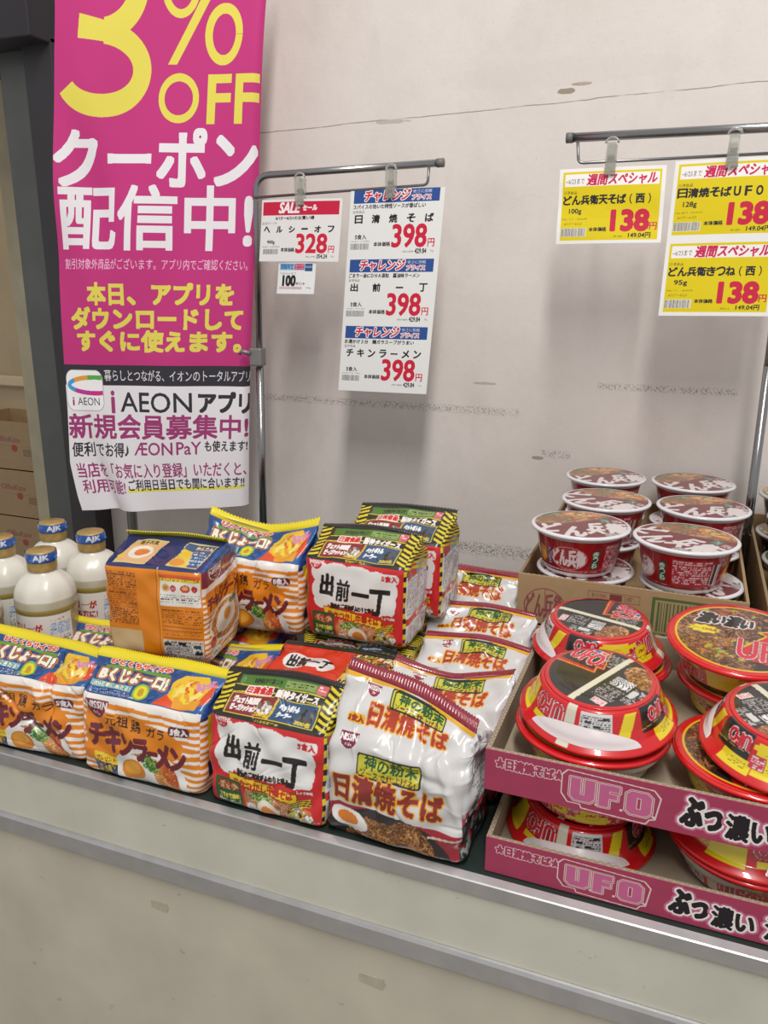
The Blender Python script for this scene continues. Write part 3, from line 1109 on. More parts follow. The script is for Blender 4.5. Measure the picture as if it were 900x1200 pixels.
def egg_noodle_bowl(c, cx, cy, rx, ry, seed=1):
    c.ell(cx, cy, rx, ry, '#f3f1ee')
    ins = c.ellm(cx, cy, rx * .88, ry * .88)
    c.put(ins, '#c9803a')
    c.strands(ins, ['#e0a45a', '#c47a34', '#eebf7c', '#b3652a', '#d88f45'], 380, 12, 1.3)


ORA, MAR = '#ea8a14', '#74222f'


def chicken_front(seed=1, promo=True):
    c = Canvas(200, 201, ORA, 3, seed)
    for k in range(12):
        y = 6 + k * 9.6
        pts = [(x, y + 1.3 * math.sin(x / 25 + k)) for x in np.linspace(-4, 204, 30)]
        c.line(pts, 4.2, '#f6f1ea')
    # orange field behind the title
    c.poly([(6, 92), (12, 100), (60, 99), (110, 96), (158, 88), (176, 72), (172, 60), (150, 46), (100, 44), (10, 50)], ORA)
    c.poly([(0, 44), (30, 50), (60, 52), (120, 50), (128, 40), (0, 30)], ORA)
    # bowl and egg
    c.clip = c.Y < 114
    c.ell(116, 10, 66, 50, '#f3f2f0')
    soup = c.ellm(110, 8, 60, 44)
    c.put(soup, '#c0702c')
    c.strands(soup & (c.X > 112), ['#e3ab62', '#c67c36', '#efc584', '#a85a25', '#d98f45'], 330, 12, 1.3)
    c.put(soup & c.polym([(56, 0), (60, 36), (82, 50), (112, 46), (128, 30), (140, 0)]), '#eeede8')
    c.ell(92, 27, 21, 15, '#e08a28')
    c.ell(90, 30, 15, 9, '#efab3c')
    gm = c.ellm(120, 43, 19, 10, -0.45)
    c.blobs(gm, ['#2f6d2c', '#4a8d38', '#1f5323', '#7fb257'], 150, 1.5, 3.2)
    c.strands(c.ellm(154, 30, 9, 22, 0.5), ['#b5481e', '#d6743a', '#c55a28'], 70, 10, 2.0)
    c.clip = None
    # small inset picture
    c.poly([(22, 2), (64, 0), (64, 38), (24, 42)], '#27335f')
    c.poly([(24, 30), (64, 28), (64, 38), (24, 42)], '#eed62a')
    c.text('プレゼント', 28, 31, 61, 37, '#c7352c', b=0.4)
    c.blobs(c.polym([(24, 3), (62, 2), (62, 28), (24, 29)]), ['#27335f', '#b3952d', '#3b4d8a', '#d8bf3c', '#7c3340'], 60, 2, 6)
    # title
    c.text('元祖', 46, 84, 84, 98, '#3c2018', b=0.3)
    c.text('鶏', 90, 81, 106, 97, '#3c2018', b=0.3)
    c.text('ガラ', 116, 78, 146, 91, '#3c2018', b=0.3)
    for ch, x0, x1, y0, y1 in (('チ', 16, 42, 51, 80), ('キ', 45, 70, 48, 79), ('ン', 73, 93, 47, 74), ('ラ', 96, 116, 43, 72),
                               ('ー', 119, 132, 55, 57), ('メ', 133, 152, 40, 70), ('ン', 155, 178, 40, 68)):
        c.text(ch, x0, y0, x1, y1, MAR, b=2.5)
    c.rrect(152, 86, 184, 99, 6, '#6b1d33')
    c.text('5食入', 156, 88, 181, 97, '#f7f0ee', b=0.6)
    badge(c, 8, 88, 40)
    # white hem above the face, then the blue promotion panel
    c.rect(0, 112, 200, 121, '#f4efe8')
    c.rect(0, 120, 200, 184, '#234a86')
    c.blobs((c.Y > 121) & (c.Y < 184), ['#1f3f78', '#2f62a3', '#28528f'], 160, 2, 6)
    c.poly([(112, 121), (128, 150), (150, 184), (200, 184), (200, 121)], '#2f62a3')
    c.poly([(118, 121), (140, 158), (196, 172), (200, 140), (170, 121)], '#e4552c')
    c.poly([(130, 160), (142, 176), (176, 180), (190, 165), (184, 140), (150, 130), (132, 140)], '#eec12c')
    c.poly([(150, 122), (146, 138), (165, 146), (188, 140), (186, 124)], '#e9a32b')
    c.blobs(c.ellm(160, 152, 24, 20), ['#f2d53c', '#e9a32b', '#d9641f', '#f6e27a'], 40, 4, 9)
    c.text('ちょっと', 168, 160, 192, 172, '#d890b4', b=1.5, rot=0.5)
    c.rect(0, 133, 72, 143, '#7ec3d6')
    c.text('2,000名様に当たる!', 4, 134, 70, 142, '#f3f6d6', b=0.5, ol=[(0.7, '#1d6f8c')])
    c.text('期間中必ずもらえるスタンプを集めて応募', 6, 122.5, 84, 127, '#dfe5ee')
    c.text('詳しくはキャンペーンサイトをご覧ください', 6, 128, 84, 131.5, '#dfe5ee')
    c.ell(90, 136, 13, 13, '#8fc043')
    c.ell(90, 136, 10, 10, '#efdc2f')
    c.ell(90, 136, 5, 6, '#c9a31e')
    c.text('Bくじょーロ!', 14, 146, 122, 166, '#f7f3df', b=1.3, ol=[(1.0, '#3a2a1a'), (1.4, '#dd7a24')], arc=2)
    c.line([(20, 168), (60, 172), (120, 168)], 5, '#6f9a2e')
    c.text('ひとくちサイズの', 24, 174, 118, 183, '#e0442e', b=0.9, ol=[(1.0, '#f8e9d8')])
    # crimped seal
    c.rect(0, 184, 200, 201, '#f0dc22')
    return c, (115, 184, 201)


def chicken_side(seed=2):
    c = Canvas(90, 201, '#27315c', 2.5, seed)
    for k in range(12):
        c.rect(0, k * 9, 90, k * 9 + 4.5, ORA)
        c.rect(0, k * 9 + 4.5, 90, k * 9 + 9, '#f4efe8')
    c.rect(12, 30, 78, 112, '#27315c')
    c.rect(12, 50, 30, 112, '#e9c62a')
    c.micro(34, 44, 76, 108, '#d9d2b0', 4)
    c.bars(32, 32, 70, 44)
    c.rect(0, 112, 90, 201, '#2b5fa8')
    for i in range(22):
        for j in range(22):
            if (i + j) % 2:
                c.rect(i * 4.2, 112 + j * 4.2, i * 4.2 + 4.2, 116.2 + j * 4.2, '#244f92')
    return c


def chicken_back(seed=3):
    """the orange reverse with cooking notes, navy top with two pictures"""
    c = Canvas(168, 235, '#e8870f', 3, seed)
    H = 155
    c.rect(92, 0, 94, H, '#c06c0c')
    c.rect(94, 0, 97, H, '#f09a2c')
    c.rect(4, 62, 58, H - 8, '#dd7d0e')
    c.micro(5, 62, 58, H - 8, '#6d3c12', 3.6, 0.7)
    c.rect(2, 20, 62, 55, '#d8b98a')
    c.rect(98, 100, 166, H - 6, '#f1ede6')
    c.rect(98, H - 12, 166, H - 6, '#dc5a2c')
    c.rect(98, H - 17, 166, H - 12, '#efdc3a')
    c.text('調理方法 お湯をかけて3分・なべで1分', 100, H - 16, 164, H - 12.6, '#5a2b10')
    c.ell(108, H - 27, 7, 6, '#e6b06c')
    c.ell(108, H - 27, 4, 3, '#c47f3a')
    c.ell(121, H - 27, 5, 5, '#c8352f')
    c.text('3分', 118, H - 29, 124, H - 25, '#f7eeee')
    c.ell(141, H - 27, 8, 6, '#c8452f')
    c.ell(141, H - 26, 5, 3, '#e6b06c')
    c.ell(156, H - 27, 5, 5, '#c8352f')
    c.text('1分', 153, H - 29, 159, H - 25, '#f7eeee')
    c.micro(100, 102, 131, H - 36, '#55504a', 3.4, 0.75)
    c.micro(134, 102, 165, H - 36, '#55504a', 3.4, 0.75)
    for y in (96, 66, 60, 48):
        c.rect(99, y, 165, y + 0.7, '#8a4a0e')
    c.micro(100, 68, 164, 95, '#8a4a0e', 4, 0.6)
    c.micro(104, 50, 160, 60, '#8a4a0e', 3.6, 0.5)
    c.rect(98, 3, 166, 46, '#d7d4cd')
    c.micro(100, 5, 165, 44, '#4d4a46', 3.0, 0.75)
    for x, y in ((100, 36), (124, 37), (150, 34), (152, 24), (114, 8), (140, 6)):
        c.rect(x, y, x + 12, y + 5, '#2b2927')
    # navy slope with two framed pictures
    c.rect(0, H, 168, 218, '#2c3566')
    for x0, x1, kind in ((6, 76, 0), (98, 164, 1)):
        y0, y1 = H + 6, H + 52
        c.poly([(x0 + 6, y0), (x1 - 8, y0), (x1, y1), (x0 + 14, y1)], '#d9cf8a')
        p = [(x0 + 8, y0 + 2), (x1 - 9, y0 + 2), (x1 - 2, y1 - 2), (x0 + 15, y1 - 2)]
        if kind == 0:
            c.poly(p, '#e7b985')
            c.ell(44, H + 28, 20, 13, '#f4ead8')
            c.ell(46, H + 28, 12, 8, '#e58a3c')
            c.text('親子丼風', 30, H + 43, 62, H + 50, '#6a5a1a', b=0.4)
            c.ell(18, H + 18, 6, 5, '#e9c63b')
        else:
            c.poly(p, '#3e5f86')
            c.poly([(106, H + 8), (138, H + 8), (132, H + 34), (112, H + 40)], '#efc93a')
            c.ell(118, H + 14, 12, 7, '#e59a3a')
            c.text('かんたん', 130, H + 40, 160, H + 48, '#f0e6d0', b=0.5, ol=[(0.8, '#7a2a2f')])
            c.micro(132, H + 10, 158, H + 38, '#c9d2dc', 5, 0.7)
    c.rect(0, 218, 168, 235, '#d3cc33')
    return c, (155, 218, 235)


def chicken_end(seed=4):
    c = Canvas(90, 235, ORA, 3, seed)
    for k in range(20):
        y = k * 8.2
        c.poly([(0, y), (90, y + 10), (90, y + 14), (0, y + 4)], '#f6f1ea')
    c.rect(0, 128, 90, 155, '#7b1f3c')
    c.poly([(0, 116), (90, 128), (90, 136), (0, 126)], '#f6f1ea')
    badge(c, 12, 132, 32, '#7b1f3c', '#f6f1ea', '日清食品', '#f6f1ea')
    c.text('nissin chicken', 46, 138, 86, 145, '#d9a24a', b=0.3)
    c.poly([(4, 84), (86, 92), (86, 124), (4, 118)], ORA)
    c.text('元祖 鶏 ガラ', 22, 110, 78, 118, '#7a3c10', b=0.4)
    for i, ch in enumerate('チキンラーメ'):
        if ch == 'ー':
            c.text(ch, 8 + i * 13, 99 + i, 18 + i * 13, 100.5 + i, MAR, b=1.6)
        else:
            c.text(ch, 7 + i * 13, 90 + i, 19 + i * 13, 107 + i, MAR, b=1.4)
    c.ell(48, 58, 39, 33, '#f2efe9')
    sp = c.ellm(48, 58, 35, 29)
    c.put(sp, '#c9803a')
    c.strands(sp, ['#e3ab62', '#c67c36', '#efc584', '#b3652a'], 260, 10, 1.2)
    c.ell(48, 60, 26, 21, '#f3f0ea', 0.3)
    c.ell(50, 64, 9, 10, '#ea9a2e')
    c.blobs(c.ellm(66, 80, 10, 6), ['#2f6d2c', '#4a8d38', '#7fb257'], 50, 1.5, 3)
    c.ell(14, 36, 7, 9, '#c22f38')
    c.text('調理例', 24, 34, 38, 42, '#4a4a4a')
    c.ell(22, 14, 13, 13, '#8a8680')
    c.ell(22, 14, 12, 12, '#f6f3ee')
    c.text('JAS', 14, 10, 30, 18, '#4a4a4a', b=0.3)
    c.rect(0, 155, 90, 235, '#2360a8')
    for i in range(23):
        for j in range(22):
            if (i + j) % 2:
                c.rect(i * 4, 155 + j * 4, i * 4 + 4, 159 + j * 4, '#1b4c8e')
    return c


def demae_front(seed=5, variant=0):
    c = Canvas(176, 206, '#d7262b', 3, seed)
    # white cloud
    for x, y, rx, ry in ((30, 112, 18, 16), (60, 116, 26, 13), (95, 114, 30, 14), (130, 108, 26, 16), (152, 96, 14, 16), (28, 84, 15, 18), (60, 86, 30, 26), (100, 86, 40, 28), (140, 78, 24, 22), (148, 66, 14, 9), (30, 68, 14, 12)):
        c.ell(x, y, rx, ry, '#f0eeec')
    for ch, x0, x1, y0, y1, b in (('出', 28, 54, 78, 110, 1.7), ('前', 57, 84, 72, 105, 1.05), ('一', 88, 116, 84, 87.5, 2.2), ('丁', 116, 152, 58, 96, 2.2)):
        c.text(ch, x0, y0, x1, y1, '#1c1a1a', b=b, sh=0.12)
    badge(c, 9, 116, 25, '#d7262b', '#f6f1f0', '日清食品', '#f0eeec')
    c.rrect(136, 108, 168, 122, 6, '#f4f0ee')
    c.text('5食入', 139, 110.5, 165, 119.5, '#d7262b', b=0.6)
    c.poly([(34, 60), (90, 55), (140, 50), (138, 36), (88, 42), (36, 48)], '#f2cf22')
    c.line([(34, 60), (90, 55), (140, 50), (138, 36), (88, 42), (36, 48), (34, 60)], 1, '#2a2118')
    c.text('昔なつかし中華そば', 42, 41, 134, 54, '#c5291f', b=0.8, arc=0)
    c.text('秘伝のごま油がふわりと香る', 48, 59, 126, 67, '#2a2118', b=0.6)
    c.ell(151, 55, 14, 5, '#c8202c')
    c.text('しょうゆ味', 140, 52, 162, 57, '#f7e9e6', b=0.3)
    # food pictures along the lower half
    c.rect(0, 0, 176, 5, '#163a30')
    c.rrect(12, 5, 54, 50, 3, '#2d5a2a')
    c.rect(15, 34, 51, 46, '#7d3b2a')
    c.strands(c.ellm(33, 40, 17, 6), ['#c97b4a', '#e5b98a', '#8d2f22'], 40, 8, 1.5)
    c.text('スマホで簡単!', 18, 22, 50, 29, '#e9e05a', b=0.4)
    c.micro(24, 10, 50, 21, '#d9e6cf', 4)
    c.ell(19, 16, 4, 5, '#d9e6cf')
    bowl = c.polym([(58, 4), (56, 30), (62, 42), (100, 40), (136, 34), (160, 30), (168, 16), (160, 4)])
    c.put(bowl, '#c97e4c')
    c.strands(bowl, ['#e5b98a', '#c67c46', '#efd0a6', '#a8572d'], 240, 10, 1.3)
    c.blobs(c.ellm(84, 33, 19, 8), ['#4f8f35', '#86bb5a', '#2d6d2a', '#b9d88c'], 140, 1.4, 3)
    c.ell(96, 18, 17, 14, '#f2ead9', -0.5)
    c.ell(97, 17, 11, 8.5, '#e58a35', -0.5)
    c.ell(68, 12, 9, 9, '#f5f0ee')
    c.line([(68 + 4 * math.cos(t) * t / 9, 12 + 4 * math.sin(t) * t / 9) for t in np.linspace(1, 10, 30)], 1.0, '#b07ac0')
    c.poly([(126, 36), (158, 46), (160, 36), (132, 28)], '#e9c832')
    for k in range(3):
        c.line([(128, 34 - k * 3), (146, 41 - k * 3), (160, 43 - k * 3)], 1.5, '#2a2118')
    c.blobs(c.polym([(122, 4), (124, 24), (140, 32), (164, 24), (166, 5)]), ['#f0efe8', '#d7c23a', '#3a3a35', '#89a1b5', '#b5912f'], 90, 2, 5)
    # promotion slope: black with yellow danger stripes
    c.rect(0, 131, 176, 206, '#1f1e18')
    c.rect(12, 131, 164, 135, '#2a2a22')
    c.text('昭和43年発売', 72, 131.6, 108, 134.8, '#d9c22a')
    for s in (-1, 1):
        for k in range(9):
            y = 134 + k * 8
            if s < 0:
                c.poly([(0, y), (20, y + 8), (20, y + 12), (0, y + 4)], '#e6cf26')
            else:
                c.poly([(156, y + 8), (176, y), (176, y + 4), (156, y + 12)], '#e6cf26')
    c.rect(18, 136, 158, 192, '#2e2c1c')
    c.rect(20, 136, 156, 165.5, '#d9c22a')
    c.line([(20, 166), (90, 170), (156, 166)], 1.5, '#d9c22a')
    c.line([(20, 177), (90, 178), (156, 177)], 1.5, '#d9c22a')
    c.poly([(21.5, 137), (86, 137), (91, 164.5), (21.5, 164.5)], '#8a2c34')
    c.text('ジェット風船型', 27, 152, 66, 161, '#f7efe8', b=0.6)
    c.text('ビーズクッション', 27, 142, 66, 150, '#f7efe8', b=0.6)
    c.blobs(c.ellm(77, 150, 11, 9), ['#d7d3cd', '#b6a184', '#f0ede8', '#77694f'], 40, 2, 5)
    c.text('200名', 66, 138.5, 86, 143.5, '#e6cf26', b=0.5)
    c.poly([(89, 137), (154.5, 137), (154.5, 164.5), (94, 164.5)], '#35547a')
    c.text('ペットボトル', 98, 152, 128, 160, '#f0f4f8', b=0.6)
    c.text('クーラー', 98, 143, 120, 150, '#f0f4f8', b=0.6)
    c.blobs(c.polym([(122, 142), (150, 142), (152, 160), (132, 160)]), ['#2f2a24', '#5b4c3a', '#47566a'], 40, 3, 6)
    c.text('300名', 128, 138.5, 150, 144, '#e6cf26', b=0.5)
    c.text('日清食品', 40, 167, 78, 176, '#d7262b', b=0.7, ol=[(1.2, '#f7efe8')])
    c.text('阪神タイガース', 86, 166, 150, 176, '#f7efe8', b=0.7, ol=[(1.1, '#1c1a1a')])
    c.rect(24, 178, 150, 191, '#4d7a2c')
    c.text('対象商品を食べて当てよう!', 44, 181, 86, 188, '#1f2a12', b=0.4)
    c.rect(92, 180, 140, 189, '#8da55f')
    c.micro(94, 181, 138, 188, '#2a331a', 3.5)
    c.rect(142, 179, 156, 191, '#d9636a')
    c.micro(143, 180, 155, 190, '#f4e6e4', 3.5)
    c.rect(0, 194, 176, 206, '#1d1c18')
    if variant == 1:
        # a pack whose plain red flap shows instead of the promotion
        c.rect(0, 128, 176, 196, '#dd3a1f')
        for x, y, rx, ry in ((34, 164, 22, 12), (60, 166, 26, 11), (82, 160, 14, 9)):
            c.ell(x, y, rx, ry, '#f0eeec')
        c.text('出前一丁', 20, 156, 88, 172, '#1c1a1a', b=1.2, sh=0.1)
        c.blobs((c.X > 112) & (c.Y > 132) & (c.Y < 194), ['#d9c94a', '#6d8a34', '#efe9c9', '#8d4a33', '#3c4a2a', '#c6a53c'], 420, 2, 5)
        c.rect(0, 192, 176, 206, '#1d1c18')
    if variant == 2:
        c.blobs((c.Y > 131) & (c.Y < 150), ['#4f5a3a', '#8d8a4a', '#2f3a2a', '#7c6a4a', '#4a5a6a'], 250, 2, 5)
    return c, (131, 194, 206)


def demae_side(seed=6):
    c = Canvas(120, 206, '#e9ebef', 2.5, seed)
    c.micro(10, 54, 112, 118, '#8d97a8', 4.0, 0.6)
    c.rect(0, 118, 120, 131, '#4d7a4a')
    c.rect(8, 112, 50, 130, '#c84a50')
    c.rect(54, 112, 90, 130, '#7ea6c8')
    c.rect(0, 44, 120, 54, '#d0382f')
    c.text('昔なつかし', 50, 46, 100, 52, '#f4e6e4', b=0.4)
    c.bars(26, 8, 74, 40, '#6f7f93', '#e9ebef', 0.8, 1.8)
    c.rect(80, 6, 114, 40, '#b9bec6')
    c.micro(82, 8, 112, 38, '#5b5f66', 4)
    c.ell(12, 10, 7, 7, '#d0382f')
    for k in range(24):
        c.rect(0, k * 8, 5, k * 8 + 8, '#e6cf26' if k % 2 else '#1f1e18')
    c.rect(0, 131, 120, 206, '#1f1e18')
    for k in range(14):
        y = 131 + k * 8
        c.poly([(0, y), (120, y - 26), (120, y - 22), (0, y + 4)], '#e6cf26')
    return c


def yaki_front(seed=7):
    c = Canvas(195, 208, '#d6d4d3', 3, seed)
    GOLD, BR = '#e0a81c', '#8e2236'

    def logo(x0, y0, w, h, box=True):
        c.rrect(x0, y0, x0 + w, y0 + h, 4, '#1d241c')
        c.rrect(x0 + 2, y0 + 2, x0 + w - 2, y0 + h - 2, 3, '#cdc83a')
        c.text('神の粉末', x0 + w * .12, y0 + h * .40, x0 + w * .95, y0 + h * .92, '#23572c', b=0.8)
        c.text('ソースで仕上げる!', x0 + w * .06, y0 + h * .08, x0 + w * .93, y0 + h * .36, '#7a2a22', b=0.5)

    # dark pan, egg and noodles
    c.poly([(0, 0), (0, 44), (20, 52), (90, 52), (150, 46), (195, 46), (195, 0)], '#a52333')
    c.ell(86, 2, 98, 50, '#2a2321')
    nm = c.polym([(22, 2), (40, 28), (62, 42), (96, 38), (108, 48), (134, 46), (156, 26), (168, 2)])
    c.put(nm, '#6d4426')
    c.strands(nm, ['#7b4c28', '#5a3419', '#9a6638', '#c08a4f', '#4b2a15', '#b07a40'], 520, 12, 1.3)
    c.ell(36, 33, 29, 13, '#f1eee8', -0.15)
    c.ell(34, 34, 16, 8, '#e2822c', -0.1)
    c.line([(150, 36), (185, 40), (195, 42)], 2.5, '#cfc3b2')
    # lower lettering
    badge(c, 14, 116, 28, '#7d1f3a')
    logo(44, 88, 92, 28)
    c.text('日清焼そば', 13, 56, 168, 88, '#8e2a22', b=1.4, ol=[(1.7, '#e9a81c')])
    # upper lettering on the slope
    c.rrect(17, 142, 43, 151, 4, '#e9b81e')
    c.text('5食入', 19, 143.5, 41, 149.5, '#a52f1c', b=0.6)
    c.text('日清焼そば', 46, 144, 162, 166, '#b23a22', b=1.0, ol=[(1.4, '#e9a81c')])
    logo(70, 164, 84, 23)
    badge(c, 33, 170, 21, '#8e2236')
    # yellow line and wine-red seal
    c.poly([(0, 183), (60, 185), (110, 189), (150, 184), (195, 183), (195, 192), (0, 192)], GOLD)
    logo(74, 164, 80, 21)
    c.rect(0, 189, 195, 208, BR)
    c.blobs(c.Y > 190, ['#7d1c30', '#a02f48', '#8e2236'], 200, 1, 3)
    return c, (118, 189, 208)


def yaki_side(seed=8):
    c = Canvas(120, 208, '#d9dbdd', 2.0, seed)
    c.rect(0, 0, 120, 60, '#2b2a2e')
    c.blobs(c.Y < 70, ['#7f8f86', '#2b2a2e', '#3c463f', '#9aa5a0', '#a52333'], 160, 4, 9)
    c.micro(20, 60, 100, 110, '#8a9298', 4, 0.5)
    return c


CH_F, CH_A = chicken_front()
CH_S = chicken_side()
CB_F, CB_A = chicken_back()
CB_S = chicken_end()
DE_F, DE_A = demae_front()
DE_R, _ = demae_front(15, 1)
DE_G, _ = demae_front(16, 2)
DE_S = demae_side()
YK_F, YK_A = yaki_front()
YK_S = yaki_side()


# ------------------------------------------------------------------ soft film packs
def rr_side(a, hl, hd, r):
    """half-length hl, half-depth hd, corner radius r, fraction a along one side incl. half of both corner arcs"""
    Ls, la = 2 * (hl - r), math.pi * r / 4
    s = a * (Ls + 2 * la)
    th = math.pi / 4 * (1 - s / la)
    ph = (s - la - Ls) / r
    u = np.where(s < la, -(hl - r) - r * np.sin(th), np.where(s < la + Ls, -(hl - r) + (s - la), (hl - r) + r * np.sin(ph)))
    d = np.where(s < la, -hd + r - r * np.cos(th), np.where(s < la + Ls, -hd, -hd + r - r * np.cos(ph)))
    return u, d


def smooth_poly(P, n, sig):
    P = np.array(P, float)
    L = np.concatenate([[0], np.cumsum(np.linalg.norm(np.diff(P, axis=0), axis=1))])
    m = 400
    t = np.linspace(0, L[-1], m)
    Q = np.stack([np.interp(t, L, P[:, k]) for k in range(2)], 1)
    w = max(1, int(sig / (L[-1] / m)))
    if w > 1:
        k = np.exp(-0.5 * (np.arange(-2 * w, 2 * w + 1) / w) ** 2)
        k /= k.sum()
        pad = np.concatenate([2 * Q[:1] - Q[1:2 * w + 1][::-1], Q, 2 * Q[-1:] - Q[-2 * w - 1:-1][::-1]])
        Q = np.stack([np.convolve(pad[:, j], k, 'valid') for j in range(2)], 1)
    return t / L[-1], Q, L / L[-1]


def film_pack(name, label, loc, rot, W, D, Hf, top, art, arts, side, seal=0.016, res=1.3, seed=1, sealang=0.4, wave=None,
              Hb=None, bulge=0.006, crump=1.0, flare=1.02, mat=None, group=None, side_l=None, seal_len=1.0, creases=(), lean=0.0):
    """a stuffed five-serving pack: lofted wrapper and crimped top seal; local origin at the middle of its base"""
    mat = mat or FOIL
    root = thing(name, label, 'noodle pack', loc, rot, group)
    rs = np.random.RandomState(seed)
    yt, zt = top
    Hb = Hb or Hf
    resm = res / 1000.0
    a1, a2, a3 = arts
    n = int((Hf + math.hypot(yt, zt - Hf)) / resm)
    tf, QF, LF = smooth_poly([(0.012, 0.0), (0.0, 0.010), (0.0, Hf), (yt, zt)], n, 0.007)
    tb, QB, LB = smooth_poly([(D - 0.012, 0.0), (D, 0.010), (D, Hb), (yt + 0.002, zt)], n, 0.007)
    tau = np.linspace(0, 2, n)
    # tau 0..1 lower wall, 1..2 slope

    def at(t, Q, L, tau):
        f = np.where(tau < 1, tau * L[2], L[2] + (tau - 1) * (1 - L[2]))
        return np.stack([np.interp(f, t, Q[:, k]) for k in range(2)], 1)
    F, B = at(tf, QF, LF, tau), at(tb, QB, LB, tau)
    hw = W / 2 * np.where(tau < 1, 1 - 0.05 * np.exp(-tau * 14), 1 + (flare - 1) * (tau - 1) ** 2)
    hy = np.maximum((B[:, 0] - F[:, 0]) / 2, 0.0011)
    yc = (B[:, 0] + F[:, 0]) / 2
    rad = np.minimum(0.014, hy * 0.9)
    sr = side is not None
    nF = max(16, int(W / resm))
    nS = max(8, int(D / (resm * 1.5))) if sr else 10
    nSl = max(8, int(D / (resm * 1.5))) if side_l is not None else 8
    nB = 12
    A = [np.linspace(0, 1, k, endpoint=False) for k in (nF, nS, nB, nSl)]
    h1, h2, r1 = hw[:, None], hy[:, None], rad[:, None]
    u, d = rr_side(A[0][None], h1, h2, r1)
    fx, fy = u, d
    u, d = rr_side(A[1][None], h2, h1, r1)
    rx, ry = -d, u
    u, d = rr_side(A[2][None], h1, h2, r1)
    bx, by = -u, -d
    u, d = rr_side(A[3][None], h2, h1, r1)
    lx, ly = d, -u
    X = np.concatenate([fx, rx, bx, lx], 1)
    Q = np.concatenate([fy, ry, by, ly], 1)
    fr = np.clip((Q + h2) / (2 * h2), 0, 1)
    Y = Q + yc[:, None]
    Z = F[:, 1:2] + (B[:, 1:2] - F[:, 1:2]) * fr
    ss = np.concatenate([A[0] * W, W + A[1] * D, W + D + A[2] * W, 2 * W + D + A[3] * D]) * 1000
    vv = np.where(tau < 1, tau * Hf, Hf + (tau - 1) * math.hypot(yt, zt - Hf)) * 1000
    S, V = np.meshgrid(ss, vv)
    T2 = np.broadcast_to(tau[:, None], S.shape)
    # loose top: the seal line wanders
    wave = wave or (lambda x: (0 * x, 0 * x))
    wgt = np.clip(T2 - 0.9, 0, 1.1) / 1.1
    wgt = wgt * wgt * (3 - 2 * wgt)
    wy, wz = wave(X / (W / 2))
    Y = Y + wgt * wy
    Z = Z + wgt * wz
    P = np.stack([X, Y - D / 2 + lean * Z, Z], -1)
    # outward normals
    du = np.roll(P, -1, 1) - np.roll(P, 1, 1)
    dv = np.gradient(P, axis=0)
    N = np.cross(du, dv)
    N /= np.linalg.norm(N, axis=2, keepdims=True) + 1e-12
    h = np.zeros_like(S)
    onf = S < W * 1000
    ur = S / (W * 1000)
    h += np.where(onf, bulge * np.sin(math.pi * np.clip(ur, 0, 1)) * np.sin(math.pi * np.clip(T2, 0, 1.25) / 1.25), 0)
    rights = (S >= W * 1000) & (S < (W + D) * 1000)
    h += np.where(rights, bulge * 0.5 * np.sin(math.pi * np.clip((S - W * 1000) / (D * 1000), 0, 1)) * np.sin(math.pi * np.clip(T2, 0, 1)), 0)
    per = 2 * (W + D) * 1000
    for k in range(7):
        kx = rs.randint(2, 9) * 2 * math.pi / per * rs.choice([-1, 1]) * 1.5
        ky = 2 * math.pi / rs.uniform(35, 110)
        kx = round(kx * per / (2 * math.pi)) * 2 * math.pi / per
        h += crump * 0.0007 * np.sin(kx * S + ky * V + rs.uniform(0, 6.28))
    nc = int(26 * crump)
    for k in range(nc):
        cx, cy = rs.uniform(0, (W + D) * 1000), rs.uniform(0.1, 1) * vv[-1]
        if rs.rand() < 0.45:
            cy = rs.uniform(Hf * 1000 * 0.85, vv[-1])
        an = rs.uniform(0, math.pi)
        ln, wd = rs.uniform(10, 34), rs.uniform(1.6, 3.4)
        am = rs.uniform(0.0005, 0.0014) * rs.choice([-1, 1]) * min(crump, 1.3)
        dx, dy = S - cx, V - cy
        p, q = dx * math.cos(an) + dy * math.sin(an), -dx * math.sin(an) + dy * math.cos(an)
        q = q + 0.006 * p * p / 10
        h += am * np.exp(-(q / wd) ** 2) * np.exp(-(p / ln) ** 4)
    for (x0, y0, x1, y1, wd, am) in creases:
        L = math.hypot(x1 - x0, y1 - y0)
        dx, dy = S - x0, V - y0
        p = (dx * (x1 - x0) + dy * (y1 - y0)) / L
        q = (-dx * (y1 - y0) + dy * (x1 - x0)) / L
        h += np.where(onf, am * np.exp(-(q / wd) ** 2) / (1 + np.exp(-(p - 0) / 4)) / (1 + np.exp((p - L) / 4)), 0)
    h *= np.clip(T2 * 9, 0, 1) * np.clip((2 - T2) * 8, 0, 1)
    h = np.where(T2 < 0.12, np.minimum(h, 0.001), h)
    P = P + N * h[..., None]
    P[..., 2] = np.maximum(P[..., 2], 0.0)
    # colours
    va = np.where(tau < 1, tau * a1, a1 + (tau - 1) * (a2 - a1))
    cols = np.empty(P.shape)
    uu, v2 = np.meshgrid(A[0] * art.w, va)
    blur = max(0.34, res * 0.33)
    cols[:, :nF] = art.sample(uu, v2, blur)
    if sr:
        k = va / a3 * side.h
        uu, v2 = np.meshgrid(A[1] * side.w, k)
        cols[:, nF:nF + nS] = side.sample(uu, v2, blur)
    else:
        cols[:, nF:nF + nS] = art.sample(np.full((n, nS), art.w - 2), np.repeat(va[:, None], nS, 1), 2)
    cols[:, nF + nS:nF + nS + nB] = art.sample(np.full((n, nB), art.w - 3), np.repeat(va[:, None], nB, 1), 2)
    sl = side_l
    if sl is not None:
        k = va / a3 * sl.h
        uu, v2 = np.meshgrid(A[3] * sl.w, k)
        cols[:, -nSl:] = sl.sample(uu, v2, blur)
    else:
        cols[:, -nSl:] = art.sample(np.full((n, nSl), 2.0), np.repeat(va[:, None], nSl, 1), 2)
